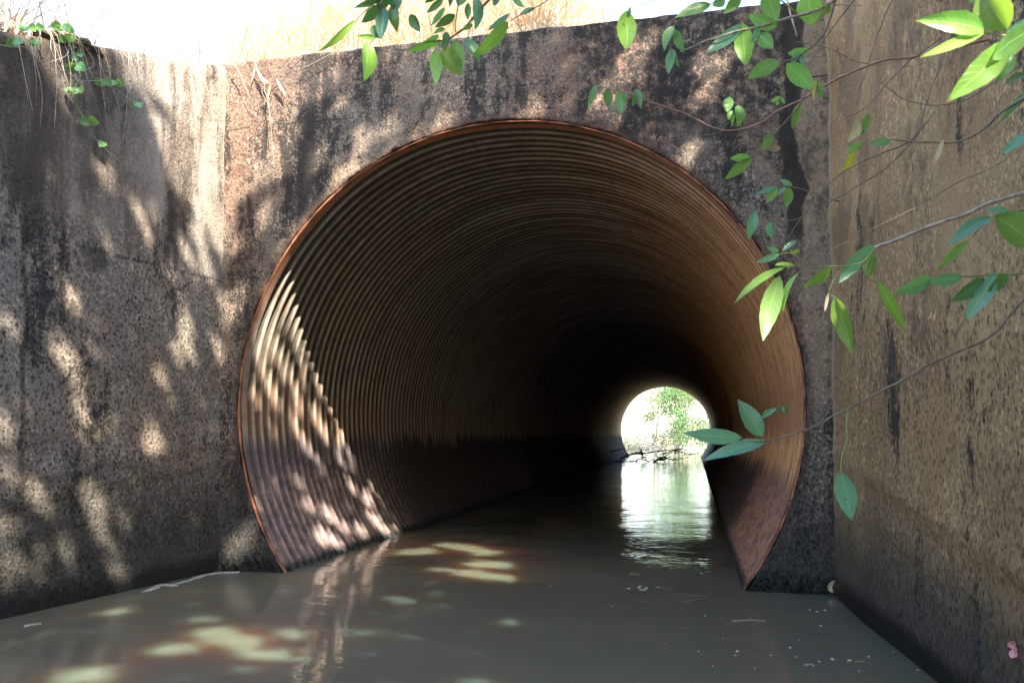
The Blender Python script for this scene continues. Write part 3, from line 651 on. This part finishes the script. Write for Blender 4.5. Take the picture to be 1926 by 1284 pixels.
px_branch('leafy_branch', 'green shoot with broad blue green leaves at the right edge below the pale branch', 'branch', 1.35,
  [([(2000, 500), (1926, 511), (1870, 515), (1806, 519)], 0.002, 0.0012, 'bark_green'), ([(2000, 400), (1940, 395), (1880, 404), (1862, 412)], 0.0016, 0.001, 'bark_green'), ([(1862, 412), (1840, 430), (1819, 454)], 0.001, 0.0007, 'bark_green')],
  [(1809, 520, 1738, 530, 24, 'leaf', T), (1752, 524, 1683, 549, 28, 'leaf', T), (1852, 524, 1789, 566, 27, 'leaf_dark'), (1873, 514, 1816, 604, 33, 'leaf', T), (1897, 517, 1858, 547, 23, 'leaf_dark'),
   (1867, 409, 1783, 465, 23, 'leaf', T), (1820, 453, 1764, 506, 18, 'leaf', U), (1870, 405, 1948, 462, 56, 'leaf', U), (1899, 400, 1850, 397, 12, 'leaf', T)])
px_branch('leafy_twig', 'lowest long bare twig crossing the right wall to three oval leaves before the far opening', 'twig', 1.6,
  [([(2010, 480), (1926, 563), (1863, 629), (1796, 663), (1745, 687), (1630, 751), (1570, 781), (1509, 812), (1438, 828), (1394, 822)], 0.0032, 0.0012, 'bark'),
   ([(1745, 687), (1715, 668), (1682, 648)], 0.0008, 0.0005, 'bark_pale'), ([(1436, 828), (1434, 818), (1433, 812)], 0.001, 0.0008, 'bark_green'), ([(1592, 770), (1592, 830), (1583, 860), (1580, 890)], 0.0017, 0.0011, 'bark_green'), ([(1434, 812), (1440, 785), (1462, 768), (1482, 770)], 0.0008, 0.0005, 'bark')],
  [(1434, 820, 1387, 751, 35, 'leaf', dict(flip=False, roll=.2)), (1395, 823, 1286, 814, 29, 'leaf', dict(flip=False, roll=-.2)), (1440, 829, 1322, 867, 25, 'leaf', dict(flip=False, roll=.3)), (1434, 786, 1461, 767, 12, 'leaf_dark'),
   (1463, 762, 1468, 778, 6, 'leaf_dark'), (1480, 764, 1477, 779, 7, 'leaf_dark'), (1472, 764, 1475, 776, 5, 'leaf_dark'), (1581, 887, 1602, 979, 38, 'leaf', dict(flip=False, roll=.25))])
# bare and half-bare twigs over the right wall
twigs = [('bare twig slanting down from the top edge across the corner of the walls', 2.2, [(1640, -50), (1597, 10), (1560, 62), (1524, 116)], 0.0022, 'bark', []),
 ('bare twig hanging steeply over the right wall near the corner', 2.0, [(1700, -40), (1680, 0), (1655, 60), (1632, 118), (1612, 198)], 0.0016, 'bark', []),
 ('twig with a curled beige leaf and a yellow leaf before the right wall', 1.9, [(1830, 20), (1770, 70), (1709, 115), (1660, 168), (1625, 205), (1585, 228)], 0.0016, 'bark',
   [(1608, 222, 1592, 271, 24, 'leaf_dry'), (1634, 215, 1620, 253, 15, 'leaf', U), (1621, 269, 1592, 286, 13, 'leaf', U), (1607, 284, 1585, 325, 14, 'leaf_yellow')]),
 ('fine level twig crossing the corner below the leafy branch', 2.2, [(1500, 80), (1556, 92), (1625, 121), (1720, 126)], 0.0012, 'bark', []),
 ('long bowed twig sweeping from the right wall down to the pipe rim', 1.8, [(1790, 60), (1752, 169), (1725, 250), (1694, 277), (1664, 287), (1600, 314), (1555, 345), (1505, 415), (1482, 446)], 0.0018, 'bark', []),
 ('kinked twig in front of the peeled patch of the right wall', 1.8, [(1760, 210), (1700, 285), (1640, 335), (1565, 375), (1520, 402), (1478, 415), (1388, 413)], 0.0016, 'bark', [(1518, 402, 1520, 425, 4, 'leaf_dry')]),
 ('dry straw strip hanging from the top edge beside the dark stain', 2.1, [(1470, -30), (1478, 0), (1492, 44), (1500, 69)], 0.003, 'straw_pale', []),
 ('short straight dry stick lying level at the top of the corner', 2.2, [(1563, 8), (1590, 7), (1620, 9)], 0.0022, 'straw_pale', []),
 ('thin twig running level below the yellow leaf on the right wall', 1.7, [(1926, 120), (1850, 165), (1790, 195), (1705, 190), (1650, 150)], 0.0013, 'bark', []),
 ('hair thin twig curving down the far right of the wall', 1.5, [(1926, 225), (1890, 300), (1800, 345), (1700, 400), (1560, 470)], 0.0009, 'bark', [])]
for lb, dp, pts, r, m, lv in twigs:
    px_branch('twig', lb, 'twig', dp, [(pts, r, r*0.5, m)], lv)

# creepers on the left wing wall
def wing_pt(x, y, off=0.03): return on_lwing(x, y) + Vector((off, 0, 0))
def creeper(label, pts, lvs, group=None):
    root = empty('creeper_vine', wing_pt(*pts[0])); tag(root, label, 'vine', group)
    b = MB(); b.tube(spline([wing_pt(x, y, 0.02 + 0.02*random.random()) for x, y in pts], 6), 0.004, 0.002, 6); b.build('stem', M['bark_green'], root)
    for x, y, r, k in lvs:
        p = wing_pt(x, y, 0.05)
        for j in range(k):
            a = random.uniform(-0.5, 0.5) + (j - (k-1)/2)*1.25 - 1.57 if k > 1 else random.uniform(-2.2, -0.9)
            d = (RT*math.cos(a) - UP*(-math.sin(a)))*1.0
            q = p + (RT*math.cos(a) + UP*math.sin(a)*0.6)*(r*4.9/F_PX*1.3) + Vector((0.02, -0.02, 0))
            leaf(root, p, q, r*4.9/F_PX*0.95, M['leaf_vine'], random.uniform(-.7, .7), 0.25, 0.05, random.random() < .5, wide=0.36)
creeper('trailing creeper stem hanging lowest down the left wing wall', [(120, 40), (125, 70), (128, 100), (140, 142), (133, 162), (130, 182), (145, 216), (172, 262), (216, 307)],
        [(130, 105, 16, 1), (128, 124, 20, 2), (120, 166, 20, 2), (131, 166, 18, 1), (152, 226, 18, 2), (182, 268, 17, 1), (135, 103, 12, 1)])
creeper('shorter creeper stem trailing to the right across the sunlit wing wall', [(140, 70), (150, 100), (162, 135), (179, 155), (203, 168), (243, 192)], [(180, 153, 18, 2), (204, 154, 17, 2), (243, 194, 18, 2)])
creeper('creeper with a few small leaves at the far left top of the wing wall', [(-20, 85), (10, 90), (38, 90), (52, 105)], [(8, 80, 15, 2), (50, 78, 16, 2), (30, 52, 14, 2), (52, 52, 14, 2), (100, 50, 17, 2), (116, 54, 15, 2), (107, 72, 16, 2)])

# dry stalks over the headwall
def stalk(label, pts, blades, off=0.06):
    f = lambda x, y: on_head(x, y) - Vector((0, off, 0))
    root = empty('dry_stalk', f(*pts[0][0])); tag(root, label, 'dry grass')
    for k, p in enumerate(pts):
        b = MB(); b.tube(spline([f(x, y) for x, y in p], 5), 0.0034 if k == 0 else 0.002, 0.001, 6); b.build('stem', M['straw_dull'], root)
    for x0, y0, x1, y1, wd in blades:
        leaf(root, f(x0, y0), f(x1, y1), wd*3.6/F_PX, M['leaf_dry'], random.uniform(-.5, .5), 0.2, 0.1, wide=0.4, name='blade')
stalk('bleached dry grass stalk hanging over the headwall left of the arch', [[(585, 88), (570, 102), (540, 138), (507, 168), (512, 195), (517, 228), (520, 270), (526, 330)], [(507, 168), (501, 180), (515, 215), (511, 290)], [(650, 98), (590, 130), (545, 145), (507, 168)]],
      [(528, 155, 547, 187, 8), (507, 166, 487, 125, 8), (510, 165, 480, 160, 6), (520, 158, 512, 200, 8), (490, 118, 480, 165, 5), (541, 135, 520, 140, 6), (515, 165, 500, 150, 6)])
stalk('thin dark dead stem leaning on the headwall beside the left corner', [[(448, 128), (462, 150), (478, 188), (492, 210)]], [(446, 128, 456, 130, 5)])

# ------------------------------------------------------------------ dry grass on the embankment
def blades(N, pts, hts, mat, name, lean=0.35, wid=0.006, droop=0.5):
    P = np.asarray(pts, float); n = len(P); a = RNG.uniform(0, 2*np.pi, n); h = np.asarray(hts)
    ln = RNG.uniform(0.05, lean, n); d = np.stack([np.cos(a), np.sin(a), 0*a], 1); sd = np.stack([-np.sin(a), np.cos(a), 0*a], 1)
    SEG = 4; V = []
    for k in range(SEG+1):
        t = k/SEG; w = wid*(1 - 0.9*t)*RNG.uniform(0.6, 1.4, n) if k == 0 else w0*(1 - 0.9*t)
        if k == 0: w0 = w
        c = P + d*(h*ln*(t + droop*2*t*t))[:, None] + np.array([0, 0, 1])*(h*(t - droop*0.55*t**3))[:, None]
        V += [c - sd*w[:, None], c + sd*w[:, None]]
    V = np.stack(V, 1); W = 2*(SEG+1); base = np.arange(n)[:, None]*W
    F = np.concatenate([base + np.array([2*k, 2*k+1, 2*k+3, 2*k+2]) for k in range(SEG)], 0)
    return obj(name, V.reshape(-1, 3), F, mat, None, False)
def grass():
    pts = []; hts = []
    while len(pts) < 7500:
        x = random.uniform(-6.5, 2.6); y = random.uniform(TH-0.05, 5.0) if random.random() < .6 else random.uniform(TH-0.05, 1.6)
        den = 1.0 if x < 0.1 else max(0.0, 1 - (x-0.1)/0.9)*0.9 + 0.04
        e = -1.75 - 0.33*y
        if x < e: den *= max(0.07, 1 - (e-x)/1.1)
        den *= max(0.06, min(1, 0.5 + 2.2*mnoise.noise((x*1.9, y*1.9, 0))))
        if random.random() > den: continue
        pts.append((x, y, emb_z(x, y)-0.02)); hts.append(random.uniform(0.25, 0.75)*(0.6 if x > 0.3 else 1.0)*(0.45 if y < 0.6 else 1.0))
    tag(blades(0, pts, hts, M['straw'], 'dry_grass', 0.8, 0.005, 0.75), 'tall dry straw grass on the sunlit embankment above the headwall', 'grass', kind='stuff')
    pts = []; hts = []
    while len(pts) < 3800:
        d = random.uniform(0.0, 2.0); y = random.uniform(-3.2, 0.2)
        x = lwing_x(y) - 0.05 - d
        den = (1.0 if y < -0.95 else 0.15)*(1 if d > 0.2 else 0.8)
        if random.random() > den: continue
        pts.append((x, y, bank_z(x, y, -1) if d > TH else wing_top(y) - 0.01)); hts.append(random.uniform(0.15, 0.5) if y < -1.0 else random.uniform(0.08, 0.25))
    tag(blades(0, pts, hts, M['straw'], 'dry_grass', 0.7, 0.005, 0.8), 'low dry grass and dead stems along the top of the left wing wall', 'grass', kind='stuff')
    # dead straw hanging down over the wing wall
    V = MB()
    for i in range(44):
        y = random.choice((random.gauss(-1.05, 0.22), random.gauss(-0.55, 0.25), random.gauss(-1.35, 0.15))); y = min(-0.1, max(-1.9, y))
        zt = wing_top(y); x = lwing_x(y); L = random.uniform(0.12, 0.55)*(1.1 if y < -.8 else .8); sy = random.uniform(-0.1, 0.5)
        V.tube(spline([(x-0.10, y - 0.05, zt + 0.03), (x+0.02, y, zt + 0.03), (x+0.045+random.uniform(0,.05), y + sy*L*0.5 + random.gauss(0,.05), zt - L*0.4), (x+0.03+random.uniform(0,.06), y + sy*L + random.gauss(0,.09), zt - L*random.uniform(.7,1))], 4), 0.0016, 0.0006, 4)
    tag(V.build('hanging_straw', M['straw_pale']), 'tangle of dead straw hanging down over the left wing wall', 'dry grass', kind='stuff')
grass()
def clod():
    b = bmesh.new(); bmesh.ops.create_icosphere(b, subdivisions=5, radius=1.0)
    for v in b.verts:
        p = v.co.copy(); q = p*(1 + 0.30*mnoise.noise(p*1.7) + 0.25*mnoise.noise(p*5) + 0.12*mnoise.noise(p*13))
        v.co = Vector((q.x*0.17, q.y*0.30, q.z*0.06 - 0.05*abs(p.y)))
    me = bpy.data.meshes.new('soil_clod'); b.to_mesh(me); b.free(); me.materials.append(M['mud'])
    me.polygons.foreach_set('use_smooth', [True]*len(me.polygons))
    o = bpy.data.objects.new('soil_clod', me); COL.objects.link(o); o.location = (lwing_x(-1.15) - 0.14, -1.12, wing_top(-1.12) - 0.02)
    tag(o, 'clod of dark soil and roots slumping over the left wing wall', 'soil')
clod()

# ------------------------------------------------------------------ floating things
def fleck(x, y, r, mat='fleck', label='tiny pale fleck floating on the brown water', grp='pale flecks floating on the water'):
    p = on_water(x, y); dist = (p - CAM).length; rr = 0.62*r*dist/F_PX
    v = []; n = 9
    for k in range(n):
        a = 2*math.pi*k/n; q = rr*random.uniform(0.65, 1.25); v.append((q*math.cos(a), q*math.sin(a)*0.9, 0.001))
    for k in range(n):
        a = 2*math.pi*k/n; v.append((v[k][0]*0.6, v[k][1]*0.6, rr*0.55))
    v.append((0, 0, rr*0.75))
    f = [(k, (k+1) % n, n+(k+1) % n, n+k) for k in range(n)] + [(n+k, n+(k+1) % n, 2*n) for k in range(n)]
    o = obj('fleck', v, f, M[mat]); o.location = p; o.rotation_euler[2] = random.uniform(0, 6)
    tag(o, label, 'fleck', grp)
FL = [(1326,1158,4),(1387,1225,6),(1383,1232,4),(1486,1218,5),(1498,1235,3.5),(1450,1232,4),(1523,1147,3.5),(1537,1150,3.5),(1544,1177,4),(1552,1148,5),(1566,1240,7),(1597,1242,6.5),(1634,1235,5),(1541,1244,5),
      (1314,1225,4),(1726,1260,4),(1616,1152,3),(1411,1161,2.5),(1358,1163,2.5),(1503,1203,2.5),(1616,1262,3),(1036,1102,2.5),(1019,1082,2.5),(1115,958,2.5),(1203,991,2.5),(1174,1018,3),(1203,1037,3),(1226,1037,3),(1110,998,2),
      (1257,1030,2.5),(1290,1180,2.5),(1360,1200,2.5),(1250,1210,2.5),(1440,1190,2.5),(905,1003,2.5),(1150,1140,2.5),(1075,1190,2),(1340,1252,3),(1420,1256,3),(1680,1225,3)]
for q in FL: fleck(*q)
def floater(name, label, cat, pts, r, mat, kids=()):
    P = spline([on_water(x, y) + Vector((0, 0, 0.004)) for x, y in pts], 5)
    b = MB(); b.tube(P, r, r*0.5, 6)
    for kk in kids: b.tube(spline([on_water(x, y) + Vector((0, 0, 0.006)) for x, y in kk], 4), r*0.6, r*0.3, 6)
    tag(b.build(name, M[mat]), label, cat)
floater('floating_twig', 'dark forked twig floating in front of the right side of the pipe', 'twig', [(1288, 1133), (1315, 1128), (1335, 1122), (1348, 1108)], 0.005, 'bark', [[(1300, 1122), (1322, 1122)], [(1335, 1122), (1340, 1116)]])
floater('floating_straw', 'pale straw floating flat near the right corner', 'straw', [(1377, 1169), (1410, 1167), (1441, 1169)], 0.004, 'straw_dull')
floater('floating_straw', 'short greyish straw floating at the lower right of the water', 'straw', [(1514, 1252), (1528, 1251), (1531, 1254)], 0.005, 'straw_dull')
floater('floating_straw', 'small pale straw between two flecks at the lower right', 'straw', [(1609, 1245), (1625, 1245)], 0.003, 'straw_dull')
floater('floating_straw', 'tiny straw floating right of the middle of the stream', 'straw', [(1185, 1079), (1203, 1081)], 0.003, 'straw_dull')
def foam(label, pts, wd):
    v = []; f = []; P = spline([on_water(x, y) for x, y in pts], 6); n = len(P)
    for i, p in enumerate(P):
        w_ = wd*math.sin(math.pi*(i+0.4)/(n+0.0))*random.uniform(0.6, 1.2) + 0.002; t = (P[min(i+1, n-1)] - P[max(0, i-1)]).normalized(); s = Vector((-t.y, t.x, 0))
        for q, h in ((-1, 0.001), (-0.5, 0.006), (0.4, 0.007), (1, 0.001)): v.append(p + s*(w_*q) + Vector((0, 0, h)))
    for i in range(n-1):
        for k in range(3): f.append((i*4+k, i*4+k+1, (i+1)*4+k+1, (i+1)*4+k))
    tag(obj('foam_strip', v, f, M['foam']), label, 'foam')
foam('longer streak of whitish foam along the foot of the left wing wall', [(325, 1099), (350, 1093), (380, 1083), (410, 1078), (450, 1076)], 0.025)
foam('smaller patch of whitish foam touching the foot of the left wing wall', [(266, 1114), (285, 1108), (305, 1100), (335, 1102)], 0.03)
foam('thin foam line beside the far left foot of the wing wall', [(45, 1178), (60, 1175), (78, 1173)], 0.010)
p = on_rwing(1921, 1222) + Vector((-0.03, 0, 0))
pr = empty('pink_blossom', p); tag(pr, 'pink blossom low at the right edge before the wing wall', 'flower')
for dx, dy, ll in ((1, -13, 0), (2, 13, 0), (12, 0, 0)):
    d = (p - CAM).length; q0 = p + (RT*(8*d/F_PX)); q1 = p + RT*(dx*d/F_PX) - UP*(dy*d/F_PX)
    leaf(pr, q0 - (q1-q0)*0.2, q1, 12*d/F_PX, M['petal'], 0.1, -0.4, 0.2, name='petal', wide=0.6)
# litter in the right corner
lt = empty('dead_leaf', on_head(1563, 1108)); tag(lt, 'small dead leaves stuck to the wall at the waterline in the right corner', 'leaf')
for a in ((1556, 1108, 1572, 1088, 14), (1562, 1112, 1560, 1094, 8)):
    leaf(lt, on_head(a[0], a[1]) - Vector((0.0, 0.05, 0)), on_head(a[2], a[3]) - Vector((0, 0.03, 0)), a[4]*5/F_PX, M['leaf_dry'], 0.3, 0.3, 0.1)
# snagged branch near the far mouth
def snag():
    b = MB(); c = on_water(1245, 868)
    k = (c - CAM).length/F_PX
    def P(x, y, z=0.0): return c + Vector(((x-1245)*k, (870-y)*k*0.6, z))
    def H(x, y): return c + Vector(((x-1245)*k, random.uniform(-.3, .3), max(-0.05, (875-y)*k*0.8)))
    main = [[(1170, 868), (1190, 857), (1215, 856), (1240, 850), (1262, 849), (1285, 853), (1298, 857)], [(1178, 860), (1200, 858), (1220, 861)], [(1195, 876), (1205, 868), (1215, 872), (1228, 876)],
            [(1208, 855), (1212, 866), (1222, 875)], [(1228, 876), (1240, 868), (1252, 862), (1262, 852)], [(1232, 874), (1248, 868), (1270, 872)], [(1262, 849), (1280, 846), (1296, 851)], [(1285, 853), (1290, 858), (1312, 855)],
            [(1140, 856), (1158, 850), (1178, 844)], [(1206, 848), (1209, 856), (1211, 880)], [(1240, 872), (1255, 866), (1240, 864), (1236, 872)], [(1150, 876), (1180, 873), (1200, 876)]]
    for q in main: b.tube(spline([H(x, y) for x, y in q], 5), 0.026, 0.010, 6, 0.3)
    for i in range(48):
        x = random.uniform(1190, 1290); y = random.uniform(852, 872); b.tube(spline([H(x, y), H(x + random.uniform(-8, 8), y + random.uniform(-5, 5)), H(x + random.uniform(-14, 14), y + random.uniform(-9, 6))], 4), 0.014, 0.006, 5)
    tag(b.build('driftwood', M['wet_wood']), 'tangle of dark driftwood branches lying in the water before the far opening', 'driftwood')
snag()

# ------------------------------------------------------------------ trees and bushes
def leaf_cloud(pts, size, asp=0.45):
    P = np.asarray(pts, float); n = len(P)
    a = RNG.normal(size=(n, 3)); a /= np.linalg.norm(a, axis=1)[:, None]
    b = RNG.normal(size=(n, 3)); b -= a*(a*b).sum(1)[:, None]; b /= np.linalg.norm(b, axis=1)[:, None]
    c = np.cross(a, b); s = size*RNG.uniform(0.7, 1.3, n)[:, None]; w_ = s*asp*0.5
    V = np.stack([P - a*s*0.5, P - a*s*0.12 + b*w_ + c*w_*0.3, P + a*s*0.2 + b*w_*0.8 + c*w_*0.3, P + a*s*0.5, P + a*s*0.2 - b*w_*0.8 + c*w_*0.3, P - a*s*0.12 - b*w_ + c*w_*0.3], 1)
    k = np.arange(n)[:, None]*6
    F = np.concatenate([k + np.array([0, 1, 2, 3]), k + np.array([0, 3, 4, 5])], 0)
    return V.reshape(-1, 3), F
def bush(label, x, y, h, rx, mat, n, size, stems=5, name='bush', z0=None):
    z0 = max(0.0, far_z(x, y)) - 0.1 if z0 is None else z0
    root = empty(name, (x, y, z0)); tag(root, label, 'bush', 'bushes beyond the far opening')
    pts = []; cl = [(random.gauss(0, rx*0.5), random.gauss(0, rx*0.4), h*random.uniform(0.12, 0.95), random.uniform(0.2, 0.42)*rx) for _ in range(26)]
    for i in range(n):
        cx, cy, cz, cr = random.choice(cl); d = Vector((random.gauss(0, 1), random.gauss(0, 1), random.gauss(0, 0.8)))*cr*0.6
        pts.append((x + cx + d.x, y + cy + d.y, max(z0 + 0.02, z0 + cz + d.z)))
    v, f = leaf_cloud(pts, size); obj('foliage', v, f, mat, root, False)
    b = MB()
    for k in range(stems):
        cx, cy, cz, cr = cl[k]; b.tube(spline([(x + cx*0.1, y + cy*0.1, z0), (x + cx*0.5, y + cy*0.5, z0 + cz*0.5), (x + cx, y + cy, z0 + cz)], 5), 0.05, 0.015, 6)
    b.build('stem', M['bark_pale'], root)
for a in (('dense green bush on the right beyond the far opening', 2.2, 41.5, 4.8, 2.3, M['bush_green'], 9000, 0.115),
          ('olive bush in the middle beyond the far opening', 0.2, 44.5, 5.0, 2.1, M['bush_olive'], 8000, 0.12),
          ('pale bush standing behind the middle bush beyond the far opening', -1.3, 48.5, 5.6, 1.9, M['bush_pale'], 3600, 0.13),
          ('low pale scrub on the bright left bank beyond the far opening', -3.0, 46.0, 1.0, 1.4, M['bush_pale'], 1500, 0.11),
          ('tall green bush at the back right beyond the far opening', 4.2, 46.5, 6.5, 2.6, M['bush_green'], 7000, 0.15)):
    bush(*a)

# big tree on the right bank: its crown shades the stream, gaps in it let the sun flecks through
E1 = Vector((-SD.y, SD.x, 0)).normalized() * -1.0
E2 = E1.cross(SD).normalized()
if E2.z < 0: E2 = -E2
def suv(p): return (p.dot(E1), p.dot(E2))
GAPS = []
def gaps(fn, lst):
    for x, y, r in lst:
        u, v = suv(fn(x, y)); r *= 0.84 if fn is on_pipe else 1.0 if fn is on_water else 0.88 if fn is on_lwing else 1.0; h = int(x*7 + y*13)
        GAPS.append((u, v, r*0.72))
        for k in range(4):
            a = h*0.7 + k*1.7; q = 0.75 + 0.35*math.sin(h + k*2.1)
            GAPS.append((u + r*q*math.cos(a), v + r*q*math.sin(a), r*(0.42 + 0.16*math.cos(h*1.3 + k))))
gaps(on_lwing, [(300,170,.06),(335,215,.06),(320,260,.055),(385,255,.05),(345,295,.06),(400,160,.07),(350,130,.06),(380,200,.05),(410,220,.04),(330,330,.06),(370,380,.06),(400,330,.05),(305,250,.05),(375,440,.045),(385,500,.045),(300,120,.06),(250,120,.05),(30,40,.07),(85,45,.07),(120,60,.06),(60,15,.07),(365,340,.04),
  (200,325,.045),(135,690,.06),(160,800,.055),(205,785,.03),(180,950,.055),(188,1000,.045),(235,970,.035),(285,850,.045),(300,710,.035),(350,640,.045),(330,665,.035),(405,660,.03),(120,1035,.04),
  (20,1055,.055),(8,985,.045),(15,900,.035),(75,935,.04),(230,1080,.04),(2,800,.04),(350,600,.03),(20,620,.03),(260,405,.04),(345,470,.04),(130,560,.03)])
gaps(on_head, [(440,165,.06),(433,140,.07),(460,140,.05),(480,200,.04),(480,290,.05),(500,225,.055),(560,190,.06),(592,172,.04),(540,268,.045),(590,300,.035),(680,270,.035),(440,560,.05),(430,595,.04),(480,340,.05),(455,460,.03),
  (460,1010,.05),(440,1030,.04),(1205,100,.075),(1175,135,.06),(1130,210,.055),(1158,212,.045),(1000,195,.045),(1352,128,.055),(1330,160,.04),(1295,300,.04),(620,155,.035),(500,400,.03),(640,200,.03),(1320,115,.03)])
gaps(on_pipe, [(535,530,.045),(545,560,.05),(515,600,.05),(490,650,.05),(560,600,.05),(500,700,.05),(520,750,.05),(560,760,.05),(590,775,.045),(545,690,.045),(480,740,.04),(610,660,.05),(585,640,.04),(570,700,.04),(600,720,.04),(620,760,.04),(580,570,.04),(530,690,.04),(505,640,.04),(640,830,.05),(660,860,.05),(610,820,.05),(500,580,.04),(640,790,.045),
  (575,840,.05),(600,870,.04),(640,860,.05),(660,910,.05),(690,940,.06),(620,965,.06),(580,945,.05),(650,990,.07),(705,980,.07),(730,1000,.06),(600,1000,.06),(630,1015,.06),(680,1000,.06),(555,800,.03),(565,905,.03)])
gaps(on_water, [(800,1035,.11),(850,1025,.12),(900,1035,.13),(930,1060,.12),(940,1085,.09),(880,1078,.10),(830,1070,.05),(755,1125,.055),(400,1190,.09),(310,1222,.07),(450,1205,.07),(490,1240,.08),(540,1190,.05),(970,1170,.035),(150,1270,.09),(890,1270,.05),(560,1245,.05),(215,1150,.04),(760,1040,.06)])
for x, y, d, r in ((1820, 95, .8, .05), (1800, 150, .8, .05), (1760, 52, .8, .05), (1880, 20, .8, .05), (1450, 600, 1.6, .04), (1430, 540, 1.6, .03), (1680, 580, 1.6, .03), (1585, 600, 1.6, .03), (1590, 950, 1.6, .025), (1800, 400, 1.6, .04), (1178, 60, 1.95, .02), (690, 110, 2.15, .02), (630, 70, 2.15, .03), (920, 75, 2.15, .03), (1400, 80, 1.95, .02)):
    GAPS.append((*suv(at(x, y, d)), r))
def shade_tree():
    base = Vector((7.2, -6.6, 3.0))
    root = empty('shade_tree', base); tag(root, 'broad leafy tree on the right bank whose crown shades the culvert mouth', 'tree')
    G = np.array(GAPS); N = 118000
    u = RNG.uniform(-6.4, 3.4, N); v = RNG.uniform(-4.8, 3.2, N); d = RNG.uniform(7.4, 11.0, N)
    vmax = np.array([(2.92 if a < -0.95 else 3.02) + 0.16*mnoise.noise((a*1.6, 0, 0)) + 0.10*mnoise.noise((a*5, 3, 0)) for a in u])
    ramp = np.where(u < -0.95, 0.75, 0.25)
    lump = np.array([mnoise.noise((a*6.5, b*4.5, 2.0)) + 0.6*mnoise.noise((a*14, b*10, 5.0)) for a, b in zip(u, v)])
    keep = (v < vmax) & ((vmax - v)/ramp + 0.9*lump > 0.42)
    keep &= ((u + 1.5)/5.0)**4 + ((v + 1.0)/4.2)**4 < 1.15
    for g in G: keep &= (u-g[0])**2 + (v-g[1])**2 > (g[2] + 0.028)**2
    u, v, d = u[keep], v[keep], d[keep]
    e1, e2, s = np.array(E1), np.array(E2), np.array(SD)
    P = u[:, None]*e1 + v[:, None]*e2 - d[:, None]*s
    q = P - np.array(CAM); z = q @ np.array(FW); x = q @ np.array(RT)/np.maximum(z, .01)*F_PX + 963; y = CY_PX - q @ np.array(UP)/np.maximum(z, .01)*F_PX
    seen = (z > 0) & (x > -150) & (x < 2080) & (y > -150) & (y < 1400)
    P = P[~seen]
    vv, ff = leaf_cloud(P, 0.135, 0.5); obj('crown', vv, ff, M['crown'], root, False)
    cc = Vector(P.mean(0)); b = MB()
    fork = base + Vector((-0.5, 0.3, 2.2))
    b.tube(spline([base - Vector((0, 0, .4)), base + Vector((-0.1, 0, 1)), fork], 6), 0.30, 0.20, 10)
    b.build('trunk', M['trunk'], root); lb = MB()
    for k in range(14):
        t = Vector(P[RNG.integers(len(P))]); m = (fork + t)/2 + Vector((random.uniform(-.4, .4), random.uniform(-.4, .4), random.uniform(0, .6)))
        lb.tube(spline([fork, m, t], 8), 0.075, 0.012, 7)
    lb.build('limbs', M['trunk'], root)
    print('crown leaves', len(P))
shade_tree()
